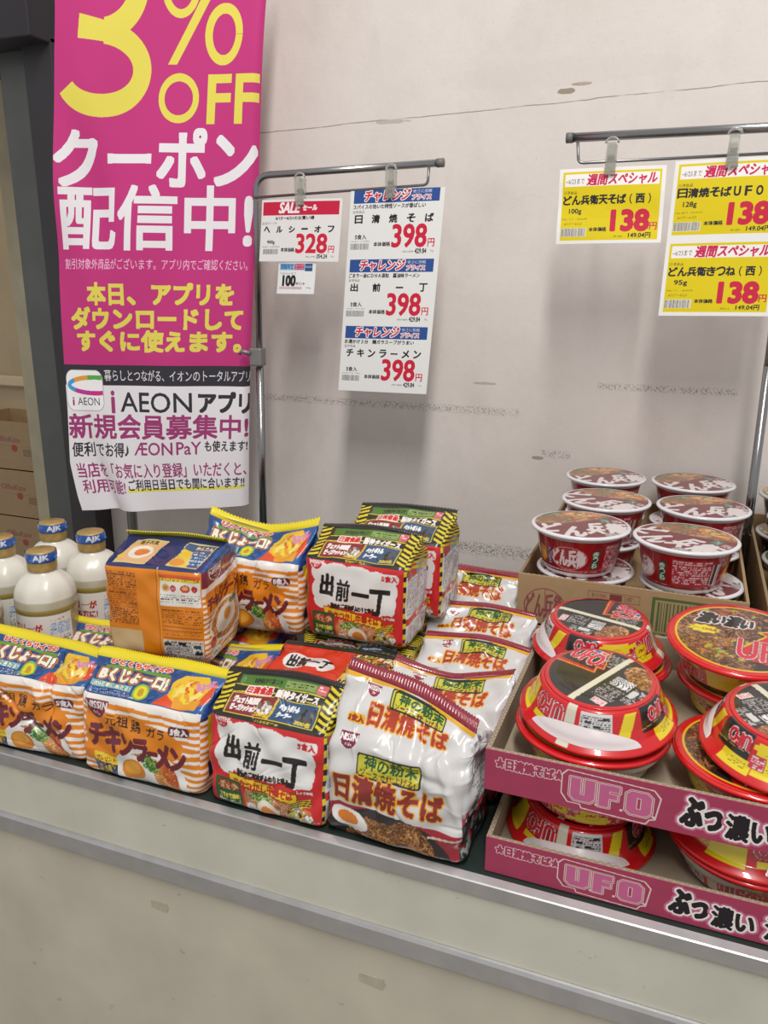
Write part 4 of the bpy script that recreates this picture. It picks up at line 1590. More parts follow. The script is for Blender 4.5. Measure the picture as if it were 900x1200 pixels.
    grid_mesh('wrapper', P, mat, root, colors=cols.reshape(-1, 3), closed_u=True, caps=True)
    # crimped seal
    Ws = W * flare * seal_len
    nx = max(24, int(Ws / resm / 1.1))
    xs = np.linspace(-Ws / 2, Ws / 2, nx)
    k = 8
    wy, wz = wave(xs / (W / 2))
    rows = []
    tt = np.linspace(0, 1, k)
    zig = np.where(np.arange(nx) % 4 < 2, 0.0009, -0.0009)
    rip = 0.0005 * np.sin(xs / 0.0042 * 2 * math.pi) + 0.0016 * np.sin(xs * 55 + seed)
    for f in tt:
        ang = sealang * f * 1.2 + 0.15
        hh = seal * f
        y = yt - D / 2 + wy + math.sin(ang) * hh + rip * min(1, f * 3)
        z = zt - 0.001 + wz + math.cos(ang) * hh + (zig if f == 1 else 0)
        rows.append(np.stack([xs, y + lean * z, z + 0 * xs], -1))
    Fr = np.array(rows)
    Bk = Fr[::-1] + np.array([0, 0.0012, 0])
    P = np.concatenate([Fr, Bk])
    vr = np.concatenate([a2 + tt * (a3 - a2), (a2 + tt * (a3 - a2))[::-1]])
    uu, v2 = np.meshgrid((xs / Ws + 0.5) * art.w, vr)
    P = np.swapaxes(P, 0, 1)
    C = np.swapaxes(art.sample(uu, v2, blur), 0, 1)
    grid_mesh('top_seal', P, mat, root, colors=C.reshape(-1, 3), closed_u=True, caps=True)
    return root


ZD = -0.0025      # deck level
R_ = math.radians
YAKI = pmat('printed_white_film', '', gain=0.90, rough=0.26, attr=True, coat=0.5, coat_rough=0.08, bump=0.12, bscale=70)


def wv(a=0.0, b=0.0, c=0.0, tilt=0.0, back=0.0):
    return lambda x: (back + a * np.cos(2.2 * x + 0.4) + c * x, b * np.abs(x) ** 1.5 + tilt * x + 0.3 * a * np.sin(3 * x))


G1, G2, G3 = 'orange striped chicken ramen packs', 'red soy ramen packs', 'white fried noodle packs'
# --- chicken ramen, front row
film_pack('noodle_pack', 'crumpled orange striped ramen pack at the front left corner of the counter', (-0.590, 0.062, ZD), (0, 0, R_(5)), 0.205, 0.108, 0.118, (0.054, 0.150),
          CH_F, CH_A, CH_S, res=0.95, seed=11, sealang=0.7, wave=wv(0.006, 0.004, -0.004, -0.006), crump=1.6, group=G1, lean=0.10,
          creases=[(50, 105, 185, 5, 4.5, -0.007), (132, 175, 150, 70, 6, -0.008), (120, 110, 190, 30, 5, 0.003), (20, 60, 90, 100, 6, 0.002)], flare=1.04)
film_pack('noodle_pack', 'upright orange striped ramen pack in the front row, right beside the soy ramen', (-0.379, 0.058, ZD), (0, 0, R_(1)), 0.204, 0.105, 0.122, (0.056, 0.154),
          CH_F, CH_A, CH_S, res=0.88, seed=12, sealang=0.6, wave=wv(0.003, 0.002, 0.002, 0.0), crump=1.0, group=G1, flare=1.10, lean=0.10)
# --- soy ramen, front row
film_pack('noodle_pack', 'red soy ramen pack standing in the front row beside the white pack', (-0.177, 0.062, ZD), (0, 0, 0), 0.178, 0.108, 0.136, (0.058, 0.177),
          DE_F, DE_A, DE_S, seal=0.010, res=0.88, seed=13, sealang=0.9, wave=wv(0.003, -0.004, 0.0, 0.004), crump=1.2, group=G2, lean=0.08)
# --- fried noodles, front
film_pack('noodle_pack', 'large glossy white fried noodle pack, frontmost of its row', (0.008, 0.068, ZD), (0, 0, R_(-2)), 0.190, 0.118, 0.130, (0.050, 0.192),
          YK_F, YK_A, YK_S, seal=0.018, res=0.9, seed=14, sealang=0.5, wave=wv(0.006, -0.006, -0.010, -0.020), crump=1.6, group=G3, mat=YAKI, lean=0.06,
          creases=[(120, 190, 135, 90, 7, -0.005), (30, 150, 70, 185, 6, -0.003), (150, 150, 190, 60, 6, 0.004), (60, 122, 170, 112, 6, -0.004)], flare=0.98)
# --- fried noodles, the row behind
YKB = [((0.026, 0.196), 0.175, (0.064, 0.150), -0.30, 1.25, wv(0.004, 0.022, 0.004, 0.004), 'white fried noodle pack with its seal dented in the middle, second in its row', 31),
       ((0.030, 0.313), 0.170, (0.070, 0.160), 0.3, 1.3, wv(0.004, -0.006, 0.0, 0.0), 'white fried noodle pack, third in its row', 32),
       ((0.010, 0.437), 0.178, (0.072, 0.162), 0.4, 1.3, wv(0.003, -0.004, 0.002, 0.0), 'white fried noodle pack, fourth in its row', 33),
       ((-0.040, 0.580), 0.178, (0.066, 0.172), 0.5, 0.9, wv(0.003, 0.003, -0.002, -0.002), 'white fried noodle pack nearest the wall, last in its row', 34)]
for (x, y), w, tp_, cr, sa, wvv, lb, sd in YKB:
    film_pack('noodle_pack', lb, (x, y, ZD), (0, 0, R_(cr)), w, 0.108, 0.122, tp_, YK_F, YK_A, YK_S, seal=0.017, res=1.5, seed=sd,
              sealang=sa, wave=wvv, crump=1.4, group=G3, mat=YAKI, flare=1.0)
# --- second and third row below the upper packs
film_pack('noodle_pack', 'orange striped ramen pack with a yellow flap, below the big orange pack near the bottles', (-0.548, 0.198, ZD), (0, 0, R_(4)), 0.200, 0.100, 0.095, (0.060, 0.128),
          CH_F, CH_A, CH_S, res=1.6, seed=41, sealang=0.9, wave=wv(0.006, 0.006, 0.002, 0.0), crump=1.3, group=G1, flare=1.02)
film_pack('noodle_pack', 'orange striped ramen pack with one yellow ear showing under the big orange pack', (-0.342, 0.190, ZD), (0, 0, R_(-2)), 0.174, 0.100, 0.100, (0.062, 0.132),
          CH_F, CH_A, CH_S, res=1.6, seed=42, sealang=1.0, wave=wv(0.003, 0.012, 0.0, 0.006), crump=1.3, group=G1, flare=1.10)
film_pack('noodle_pack', 'red soy ramen pack lying behind the front one, its plain red flap showing', (-0.160, 0.196, ZD), (0, 0, R_(3)), 0.182, 0.112, 0.140, (0.092, 0.150),
          DE_R, DE_A, DE_S, seal=0.010, res=1.3, seed=43, sealang=1.3, wave=wv(0.002, 0.0, 0.0, 0.0), crump=1.0, group=G2)
film_pack('noodle_pack', 'red soy ramen pack under the upper soy ramen, only its dark flap showing', (-0.155, 0.320, ZD), (0, 0, R_(3)), 0.190, 0.118, 0.136, (0.030, 0.146),
          DE_G, DE_A, DE_S, seal=0.008, res=1.6, seed=44, sealang=-1.2, wave=wv(0.002, 0.0, 0.0, 0.0), crump=0.8, group=G2)
film_pack('noodle_pack', 'orange striped ramen pack below the upper striped pack, hardly showing', (-0.400, 0.320, ZD), (0, 0, R_(2)), 0.190, 0.115, 0.110, (0.070, 0.131),
          CH_F, CH_A, CH_S, res=2.2, seed=45, sealang=1.2, crump=0.8, group=G1)
film_pack('noodle_pack', 'red soy ramen pack below the rear upper soy ramen, hardly showing', (-0.158, 0.450, ZD), (0, 0, R_(2)), 0.150, 0.118, 0.138, (0.070, 0.147),
          DE_F, DE_A, DE_S, seal=0.008, res=2.2, seed=46, sealang=1.3, crump=0.6, group=G2)
# --- upper layer
film_pack('noodle_pack', 'orange ramen pack turned backwards with cooking notes and a navy top', (-0.4206, 0.1754, 0.140), (0, 0, R_(8)), 0.164, 0.133, 0.150, (0.090, 0.172),
          CB_F, CB_A, CB_S, seal=0.015, res=0.92, seed=51, sealang=-0.9, wave=wv(0.002, -0.002, 0.0, 0.0), crump=0.6, group=G1, flare=1.03, bulge=0.003,
          creases=[(93, 0, 94, 150, 1.6, -0.0022)])
film_pack('noodle_pack', 'orange striped ramen pack standing behind the turned orange pack, its seal dipping in the middle', (-0.345, 0.314, 0.137), (0, 0, R_(3)), 0.190, 0.105, 0.122, (0.068, 0.152),
          CH_F, CH_A, CH_S, res=1.3, seed=52, sealang=0.5, wave=wv(0.003, 0.022, 0.0, 0.0), crump=1.2, group=G1, flare=1.06)
film_pack('noodle_pack', 'red soy ramen pack standing on the others with its barcode side showing, the nearer one', (-0.152, 0.318, 0.1485), (0, 0, R_(0)), 0.170, 0.116, 0.134, (0.078, 0.168),
          DE_F, DE_A, DE_S, seal=0.009, res=0.92, seed=53, sealang=0.8, wave=wv(0.002, -0.004, 0.0, 0.002), crump=0.55, group=G2, bulge=0.004)
film_pack('noodle_pack', 'red soy ramen pack standing behind the upper one, the rearmost soy ramen', (-0.135, 0.447, 0.1485), (0, 0, R_(0.5)), 0.172, 0.116, 0.134, (0.078, 0.172),
          DE_F, DE_A, DE_S, seal=0.009, res=1.3, seed=54, sealang=0.8, wave=wv(0.002, -0.003, 0.0, 0.002), crump=0.55, group=G2, bulge=0.004)

# ------------------------------------------------------------------ oil bottles
def build_bottle():
    root = bpy.data.objects.new('oil_bottle', None)
    milk = pmat('frosted_bottle_plastic', '#e4e1d6', rough=0.32, sss=0.0, coat=0.15, noise=0.03, nscale=10)
    # ribbed round bottle: facets fade from the shoulder into the neck
    prof = [(0.0, 0.0), (0.042, 0.0), (0.0475, 0.004), (0.0495, 0.012), (0.0495, 0.030), (0.0487, 0.034), (0.0487, 0.166), (0.0497, 0.1675), (0.0502, 0.170), (0.0502, 0.1735),
            (0.0502, 0.176), (0.0502, 0.186), (0.0500, 0.189), (0.0490, 0.197), (0.0465, 0.205), (0.0425, 0.2125), (0.0370, 0.219), (0.0300, 0.2245), (0.0240, 0.228), (0.0215, 0.231), (0.0205, 0.236)]
    prof = np.array(prof)
    seg = 72
    A = np.linspace(0, 2 * math.pi, seg, endpoint=False)
    P = np.zeros((len(prof), seg, 3))
    for i, (r, z) in enumerate(prof):
        k = 0.0 if z < 0.175 else max(0, min(1, (z - 0.175) / 0.015)) * max(0, min(1, (0.231 - z) / 0.012))
        f = 1 - k * 0.055 * (1 - np.abs(((A * 8 / (2 * math.pi)) % 1.0) * 2 - 1))
        P[i, :, 0], P[i, :, 1], P[i, :, 2] = r * f * np.cos(A), r * f * np.sin(A), z
    cols = np.empty((len(prof), seg, 3))
    for i, (r, z) in enumerate(prof):
        c0 = '#d9d6cb' if z > 0.1875 else ('#b3ad96' if z > 0.175 else '#9c8a42' if z > 0.167 else '#b9b08a')
        cols[i] = lin(c0)
    bm_ = pmat('frosted_bottle', '', rough=0.30, attr=True, coat=0.2, coat_rough=0.15)
    o = grid_mesh('bottle_body', P, bm_, root, colors=cols.reshape(-1, 3), closed_u=True, caps=True)
    lathe('cap', [(0.0195, 0.232), (0.0235, 0.233), (0.0240, 0.235), (0.0240, 0.262), (0.0225, 0.266), (0.0, 0.267)], pmat('gold_cap', '#b39558', rough=0.4, metal=0.25, noise=0.25, nscale=90), root, seg=48)
    # blue shrink band on the cap with its letters
    bc = Canvas(154, 18, '#2a62b8', 3)
    bc.rect(0, 0, 154, 2, '#1c4688')
    for k in range(3):
        bc.text('AJK', 16 + k * 51, 3, 40 + k * 51, 15, '#e9eef6', b=0.6)
    n, rw = 154, 14
    A = np.linspace(0, 2 * math.pi, n, endpoint=False)
    zz = np.linspace(0.249, 0.265, rw)
    P = np.zeros((rw, n, 3))
    rr = 0.0247 + 0.0008 * np.sin(np.linspace(0, math.pi, rw))
    P[..., 0], P[..., 1], P[..., 2] = rr[:, None] * np.cos(A), rr[:, None] * np.sin(A), zz[:, None]
    uu, v2 = np.meshgrid(np.linspace(0, 154, n, endpoint=False), np.linspace(0, 18, rw))
    band = grid_mesh('cap_band', P, SHINY, root, colors=bc.sample(uu, v2, 0.4).reshape(-1, 3), closed_u=True)
    tube('band_tab', [(0.0245, 0, 0.255), (0.029, 0.001, 0.2545)], [0.003, 0.0015], pmat('blue_film', '#2a62b8', 0.35), root, seg=8)
    # paper label round the front
    lw = 142
    lc = Canvas(lw, 129, '#efece4', 3, 21)
    lc.text('カロリーが', 24, 101, 92, 115, '#c5332c', b=0.9)
    lc.text('気になる方に!', 18, 83, 92, 97, '#c5332c', b=0.9)
    lc.ell(62, 62, 36, 15, '#2f7a35')
    lc.text('吸油量', 44, 65, 76, 73, '#eaf2dc', b=0.5)
    lc.text('20%オフ', 36, 51, 90, 63, '#eaf2dc', b=0.6)
    lc.rect(0, 0, lw, 8, '#d9b93a')
    lc.text('ヘルシーオフ', 104, 119, 128, 123, '#c5332c', b=0.2)
    lc.rect(104, 95, 138, 115, '#dbe6f0')
    lc.micro(104, 95, 138, 116, '#5f86b4', 3.0, 0.6)
    lc.micro(104, 14, 138, 92, '#5a5a58', 3.0, 0.7)
    ang = lw / 1000 / 0.0494
    n, rw = int(lw / 1.1), 80
    A = np.linspace(-math.pi / 2 - ang / 2, -math.pi / 2 + ang / 2, n)
    zz = np.linspace(0.036, 0.165, rw)
    P = np.zeros((rw, n, 3))
    P[..., 0], P[..., 1], P[..., 2] = 0.0493 * np.cos(A), 0.0493 * np.sin(A), zz[:, None]
    uu, v2 = np.meshgrid(np.linspace(0, lw, n), np.linspace(0, 129, rw))
    grid_mesh('label', P, PAPER, root, colors=lc.sample(uu, v2, 0.4).reshape(-1, 3))
    return root


def spawn(root, label, cat, loc, rot, group):
    """a copy of a thing and of each of its parts (shared mesh data)"""
    r = root.copy()
    COL.objects.link(r)
    r.location, r.rotation_euler = loc, rot
    tag(r, label, cat, group)
    for ch in list(root.children):
        k = ch.copy()
        COL.objects.link(k)
        k.parent = r
        for g in list(ch.children):
            gg = g.copy()
            COL.objects.link(gg)
            gg.parent = k
    return r


def drop(root):
    """remove the pattern once its copies stand"""
    for ch in list(root.children):
        bpy.data.objects.remove(ch)
    bpy.data.objects.remove(root)


bp_ = build_bottle()
for (x, y), a, lb in (((-0.684, 0.176), 8, 'frosted oil bottle with a blue capped top, nearest the orange front pack'),
                      ((-0.678, 0.290), 16, 'frosted oil bottle standing closest to the turned orange pack'),
                      ((-0.786, 0.312), 16, 'frosted oil bottle at the back, in front of the dark door frame'),
                      ((-0.804, 0.205), 10, 'frosted oil bottle at the left edge behind the nearest bottle'),
                      ((-0.752, 0.080), -14, 'frosted oil bottle cut by the left picture edge, frontmost bottle')):
    spawn(bp_, lb, 'bottle', (x, y, ZD), (0, 0, R_(a)), 'oil bottles beside the ramen packs')
drop(bp_)


# ------------------------------------------------------------------ cups
def disc_grid(R, dr, n, zf):
    rings = max(3, int(R / dr))
    r = np.linspace(0.0004, R, rings)
    A = np.linspace(0, 2 * math.pi, n, endpoint=False)
    P = np.zeros((rings, n, 3))
    P[..., 0], P[..., 1] = r[:, None] * np.cos(A), r[:, None] * np.sin(A)
    P[..., 2] = zf(r)[:, None]
    return P


def art_disc(name, P, cv, mat, parent, flip=False, rot=0.0):
    px, py = P[..., 0] * (-1000 if flip else 1000), P[..., 1] * 1000
    k, q = math.cos(rot), math.sin(rot)
    x, y = px * k + py * q + cv.w / 2, -px * q + py * k + cv.h / 2
    return grid_mesh(name, P, mat, parent, colors=cv.sample(x, y, 0.45).reshape(-1, 3), closed_u=True, caps=True)


def art_lathe(name, prof, n, dz, cv, mat, parent, phase=0.0):
    """prof (r, z) resampled; canvas x runs round the cup, y along the profile"""
    prof = np.array(prof, float)
    L = np.concatenate([[0], np.cumsum(np.linalg.norm(np.diff(prof, axis=0), axis=1))])
    m = max(6, int(L[-1] / dz))
    t = np.linspace(0, L[-1], m)
    r, z = np.interp(t, L, prof[:, 0]), np.interp(t, L, prof[:, 1])
    A = np.linspace(0, 2 * math.pi, n, endpoint=False)
    P = np.zeros((m, n, 3))
    P[..., 0], P[..., 1], P[..., 2] = r[:, None] * np.cos(A), r[:, None] * np.sin(A), z[:, None]
    uu, v2 = np.meshgrid(np.linspace(0, cv.w, n, endpoint=False), t / L[-1] * cv.h)
    return grid_mesh(name, P, mat, parent, colors=cv.sample(uu, v2, 0.45).reshape(-1, 3), closed_u=True)


RED = '#d8141c'


def ufo_logo(c, x0, y0, x1, y1, fill='#d8223a', t='UFO'):
    c.text(t, x0, y0, x1, y1, fill, b=1.3, ol=[(0.8, '#f0e9e9'), (0.7, '#3a1016')])


def ufo_side():
    c = Canvas(480, 74, RED, 2.5, 31)

    def cx(a):        # picture angle (degrees, left to right on a cup set upside down) -> canvas mm
        return 240 - a * 480 / 360

    def blk(a0, a1, y0, y1, col):
        c.poly([(cx(a0), y0), (cx(a1), y0), (cx(a1), y1), (cx(a0), y1)], col)
    for base in (0, 180):
        blk(base - 95, base - 66, 10, 64, '#efd81e')
        blk(base - 66, base - 60, 20, 64, RED)
        ufo_logo(c, cx(base - 27), 12, cx(base - 60), 42)
        blk(base - 58, base - 36, 46, 56, '#efd81e')
        blk(base - 24, base - 14, 0, 74, '#e2dcc8')
        blk(base - 10, base + 18, 8, 46, '#dddbda')
        c.micro(cx(base + 17), 9, cx(base - 9), 45, '#45444a', 3.6, 0.75)
        for a, y in ((-8, 34), (4, 36), (-6, 22), (10, 14), (2, 28)):
            blk(base + a, base + a + 6, y, y + 4, '#2a2a2e')
        c.poly([(cx(base + 20), 62), (cx(base + 30), 62), (cx(base + 42), 8), (cx(base + 30), 8)], '#efd81e')
        blk(base + 46, base + 80, 2, 46, '#1d191a')
        c.line([(cx(base + 80), 34), (cx(base + 46), 40)], 1.0, '#c9a23a')
        ufo_logo(c, cx(base + 78), 10, cx(base + 56), 32)
        blk(base + 58, base + 84, 46, 68, '#efd81e')
        c.micro(cx(base + 80), 50, cx(base + 64), 62, '#6a5f20', 3.5, 0.4)
    # JAS seals, letters and panels in the remaining quarters
    for a in (-100, 100, 130):
        c.ell(cx(a), 32, 12.5, 12.5, '#efd81e')
        c.ell(cx(a), 32, 11.3, 11.3, '#c98a1a')
        c.ell(cx(a), 32, 10.5, 10.5, '#f0d71c')
        c.text('JAS', cx(a) - 8, 28, cx(a) + 6, 36, '#b3302a', b=0.4, sh=0.2)
        c.rect(cx(a) - 9, 45, cx(a) + 9, 52, '#efd81e')
        c.micro(cx(a) - 8, 46, cx(a) + 8, 51, '#a5741a', 2.5, 0.6)
    for a in (-120, 116, 88):
        c.rect(cx(a) - 8, 30, cx(a) + 8, 54, '#c8394a')
        c.micro(cx(a) - 7, 31, cx(a) + 7, 53, '#f2d7da', 4, 0.7)
        c.poly([(cx(a) - 10, 12), (cx(a) + 8, 16), (cx(a) + 8, 24), (cx(a) - 10, 20)], '#efd81e')
    return c


def ufo_base():
    c = Canvas(140, 140, '#1b1819', 2.6, 32)
    c.clip = c.ellm(70, 70, 66, 66)
    c.poly([(0, 60), (62, 70), (58, 82), (66, 84), (40, 140), (0, 140)], '#c41a22')
    c.poly([(0, 70), (56, 76), (50, 90), (36, 140), (0, 140)], '#1d191a')
    c.line([(0, 62), (60, 72), (55, 84), (64, 86), (44, 134)], 1.6, '#d9a92c')
    ufo_logo(c, 14, 82, 52, 112, '#d8223a')
    c.rect(28, 112, 48, 120, '#d9e2ee')
    c.rect(30, 113, 38, 119, '#3a62b0')
    c.rect(40, 113, 47, 119, '#e2772c')
    c.micro(52, 92, 70, 124, '#a9a6a4', 3.4, 0.7)
    c.poly([(70, 4), (78, 4), (78, 136), (70, 136)], '#e6e0c6')
    nm = c.ellm(112, 104, 30, 20, -0.3)
    c.put(nm, '#7a4a28')
    c.strands(nm, ['#a5683a', '#c98d57', '#5c3219', '#d9a874', '#87522c'], 240, 14, 1.5)
    c.bars(86, 66, 112, 86, '#2a2a2e', '#f0efee', 0.6, 1.4)
    c.micro(84, 34, 112, 62, '#b9b6b4', 3.4, 0.75)
    c.micro(116, 44, 134, 80, '#b9b6b4', 3.4, 0.6)
    c.rect(116, 58, 124, 74, '#d9d7d5')
    c.rect(92, 22, 110, 32, '#f2d0cd')
    c.micro(94, 24, 108, 30, '#c8394a', 3, 0.6)
    c.clip = ~c.ellm(70, 70, 62, 62)
    c.rect(0, 0, 140, 140, RED)
    c.clip = None
    return c


def ufo_lid():
    c = Canvas(190, 190, '#2b2020', 2.4, 33)
    disc = c.ellm(95, 95, 86, 86)
    c.clip = disc
    nm = c.ellm(78, 70, 62, 46, 0.2)
    c.put(nm, '#6b432c')
    c.strands(disc & (c.X < 120), ['#8d5c38', '#6b3f24', '#b98250', '#4b2a1a', '#a06c44', '#5b4038'], 620, 22, 2.2, 0.4)
    c.blobs(c.ellm(80, 60, 50, 30), ['#9db63c', '#c9a23a', '#7a4a5a', '#c6763a'], 50, 2, 6)
    c.blobs(c.ellm(95, 150, 60, 22), ['#9db63c', '#c6763a', '#a03a30'], 40, 3, 7)
    c.poly([(95, 60), (128, 112), (118, 118), (140, 128), (190, 150), (190, 20), (100, 44)], '#d21d26')
    c.line([(92, 58), (128, 110), (117, 116), (140, 130), (180, 150)], 2.5, '#eec22a')
    ufo_logo(c, 94, 42, 172, 92, '#d8223a')
    c.text('濃い濃い', 34, 118, 112, 150, '#1b1819', b=1.6, ol=[(1.8, '#efecec'), (1.2, '#a02030')], sh=0.2)
    bu = [(48 + (17 if k % 2 else 13) * 1.35 * math.cos(k * math.pi / 10), 100 + (17 if k % 2 else 13) * 0.7 * math.sin(k * math.pi / 10)) for k in range(20)]
    c.poly(bu, '#f0dc22')
    c.text('ソース50%増', 31, 96, 65, 104, '#b5742a', b=0.4)
    c.text('大盛', 132, 128, 160, 146, '#d8223a', b=0.9, ol=[(1.2, '#f0dc6a')])
    c.clip = ~c.ellm(95, 95, 82, 82)
    c.rect(0, 0, 190, 190, '#eec52a')
    c.clip = ~c.ellm(95, 95, 84.5, 84.5)
    c.rect(0, 0, 190, 190, RED)
    c.clip = None
    return c


UR = 0.094
UF_SIDE, UF_BASE, UF_LID = ufo_side(), ufo_base(), ufo_lid()


def build_ufo():
    root = bpy.data.objects.new('noodle_cup', None)
    art_lathe('cup_wall', [(0.0665, 0.0035), (0.0705, 0.005), (0.0730, 0.009), (0.0745, 0.014), (0.0790, 0.030), (0.0850, 0.043), (0.0925, 0.0495), (0.0955, 0.0525)], 420, 0.0011, UF_SIDE, SHINY, root)
    lathe('rim', [(0.0950, 0.0522), (0.0962, 0.0540), (0.0960, 0.0562), (0.0942, 0.0586), (0.090, 0.0595)], pmat('red_shrink_rim', RED, rough=0.25, coat=0.7, coat_rough=0.06, bump=0.05, bscale=50), root, seg=120, caps=False)
    art_disc('lid', disc_grid(0.0935, 0.0013, 260, lambda r: 0.0592 + 0.0010 * np.cos(r / 0.0935 * 1.57)), UF_LID, SHINY, root)
    art_disc('base', disc_grid(0.0672, 0.0012, 220, lambda r: 0.0032 - 0.0016 * np.clip((r - 0.060) / 0.007, -1, 0) * 0 - 0.0028 * np.cos(np.clip(r / 0.0672, 0, 1) ** 6 * 1.57)), UF_BASE, SHINY, root, True, R_(60))
    # white unprinted crescent near the rim, a blister of film
    n = 60
    aa = np.linspace(R_(180 - 40), R_(180 + 52), n)
    rows = 8
    P = np.zeros((rows, n, 3))
    for i in range(rows):
        f = i / (rows - 1)
        k = np.sin((np.arange(n) / (n - 1)) * math.pi) ** 0.6
        zc = 0.0475 - (0.002 + 0.020 * k) * f
        rr = np.interp(zc, [0.003, 0.014, 0.030, 0.043, 0.050], [0.0705, 0.0745, 0.0790, 0.0850, 0.0925]) + 0.0012 + 0.0035 * np.sin(f * math.pi) * k
        P[i, :, 0], P[i, :, 1], P[i, :, 2] = rr * np.cos(aa), rr * np.sin(aa), zc
    grid_mesh('film_blister', P, pmat('milky_film', '#d8cdce', rough=0.25, coat=0.6), root)
    return root


uc = build_ufo()
for ch in uc.children:                 # flatten to the real proportions
    ch.data.transform(Matrix.Diagonal((1, 1, 0.87, 1)))
    ch.data.update()
UH = 0.0525
T1, T2 = 0.045 + 0.06, 0.0     # floor of the upper tray


def ufo(x, y, z, up, a, label, tilt=(0, 0), group='round red fried noodle cups'):
    """z is the level the cup stands on; up=False puts it on its lid"""
    R = Matrix.Rotation(R_(tilt[0]), 3, 'X') @ Matrix.Rotation(R_(tilt[1]), 3, 'Y')
    if up:
        loc, R = (x, y, z), R @ Matrix.Rotation(R_(a), 3, 'Z')
    else:
        loc, R = (x, y, z + UH), R @ Matrix.Rotation(R_(a + 90), 3, 'Z') @ Matrix.Rotation(math.pi, 3, 'X')
    rot = R.to_euler()
    return spawn(uc, label, 'cup noodles', loc, rot, group)


ZL, ZU = 0.002, 0.112          # tray floors (tops of the bottom boards)
GF = 'round red fried noodle cups'
# lower tray: upside-down cups below, upright ones on them
ufo(0.226, 0.137, ZL, False, 8, 'red cup on its lid at the bottom left of the lower pink tray')
ufo(0.231, 0.141, ZL + 0.0527, True, 200, 'upright red cup with a yellow panel pressed under the upper pink tray', (0, 0))
ufo(0.426, 0.137, ZL, True, 40, 'red cup hidden in shade at the bottom right of the lower pink tray')
ufo(0.424, 0.135, ZL + 0.0527, False, 60, 'red cup with a white blister wedged between the two pink trays')
ufo(0.226, 0.335, ZL, True, 10, 'red cup at the bottom back of the lower pink tray, left')
ufo(0.226, 0.337, ZL + 0.0527, True, 30, 'upright red cup under the rear of the upper pink tray, left')
ufo(0.426, 0.335, ZL, True, 70, 'red cup at the bottom back of the lower pink tray, right')
ufo(0.424, 0.337, ZL + 0.0527, True, 90, 'upright red cup under the rear of the upper pink tray, right')
# upper tray
ufo(0.230, 0.136, ZU, True, 150, 'upright red cup under the big upside-down cup in the upper pink tray')
ufo(0.234, 0.132, ZU + 0.066, False, 0, 'big red cup on its lid, barcode on top, front left of the upper tray', (6.5, 0))
ufo(0.422, 0.137, ZU, True, -60, 'upright red cup whose lid peeks out at the front right of the upper tray')
ufo(0.450, 0.133, ZU + 0.062, False, -115, 'red cup on its lid with a JAS seal, front right of the upper tray', (5, 0))
ufo(0.224, 0.340, ZU, True, 60, 'upright red cup at the back left of the upper tray, under another cup')
ufo(0.212, 0.336, ZU + 0.060, False, -75, 'red cup on its lid with a cream strip, in front of the brown carton', (4, 0))
ufo(0.422, 0.340, ZU, True, 130, 'upright red cup at the back right of the upper tray, under another cup')
ufo(0.402, 0.326, ZU + 0.067, True, -6, 'upright red cup with its noodle lid facing up, at the back right', (7, 0))
drop(uc)


# ------------------------------------------------------------------ cartons
def fluting(name, p0, p1, n, amp, h, mat, parent):
    """the wavy inner paper that shows on the cut edge of corrugated board"""
    p0, p1 = np.array(p0, float), np.array(p1, float)
    d = p1 - p0
    nrm = np.cross(d / np.linalg.norm(d), (0, 0, 1))
    t = np.linspace(0, 1, n * 6)
    c = p0 + t[:, None] * d + (amp * np.sin(t * n * 2 * math.pi))[:, None] * nrm
    w = 0.0006 * nrm
    lo, hi = c - [0, 0, 0.003], c + [0, 0, h]
    P = np.stack([lo - w, hi - w, hi + w, lo + w], 1)
    return grid_mesh(name, P, mat, parent, closed_u=True, smooth=False, caps=True)


FLUTE = pmat('corrugated_paper', '#8d8168', rough=0.9)


def carton(name, label, x0, x1, y0, y1, z0, h, th, face, body, inner, cut=None, group=None, flut=True):
    root = thing(name, label, 'carton', ((x0 + x1) / 2, y0, z0), group=group)
    w, d = x1 - x0, y1 - y0
    box('bottom_board', (-w / 2 + th, th, 0.0005), (w / 2 - th, d - th, 0.004), inner, root)

    def wall(n, lo, hi, outer_axis):
        o = box(n, lo, hi, inner, root, bevel=0.0006, seg=1)
        o.data.materials.append(body)
        for p in o.data.polygons:
            c = p.normal
            if (outer_axis == 'x-' and c.x < -0.5) or (outer_axis == 'x+' and c.x > 0.5) or (outer_axis == 'y-' and c.y < -0.5) or (outer_axis == 'y+' and c.y > 0.5):
                p.material_index = 1
        return o
    fw = wall('front_wall', (-w / 2, 0, 0.0005), (w / 2, th, h), 'y-')
    wall('back_wall', (-w / 2, d - th, 0.0005), (w / 2, d, h), 'y+')
    lw_ = wall('side_wall', (-w / 2, th + 0.0004, 0.0005), (-w / 2 + th, d - th - 0.0004, h), 'x-')
    wall('side_wall', (w / 2 - th, th + 0.0004, 0.0005), (w / 2, d - th - 0.0004, h), 'x+')
    if flut:
        fluting('corrugation', (-w / 2 + 0.002, th / 2, h), (w / 2 - 0.002, th / 2, h), int(w / 0.009), th * 0.30, 0.0008, FLUTE, fw)
        fluting('corrugation', (-w / 2 + th / 2, th + 0.002, h), (-w / 2 + th / 2, d - th - 0.002, h), int(d / 0.009), th * 0.30, 0.0008, FLUTE, lw_)
    if face is not None:
        H = face.h / 1000.0
        printed_sheet('printed_front', face, lambda a, b: np.stack([-w / 2 + 0.0006 + a / face.w * (w - 0.0012), np.full(len(a), -0.0004), 0.001 + b / face.h * (h - 0.0016)], 1), BOARD, fw, maxrun=120)
    return root


PK, PL, PO = '#a03c58', '#c06a8c', '#d9c3c0'


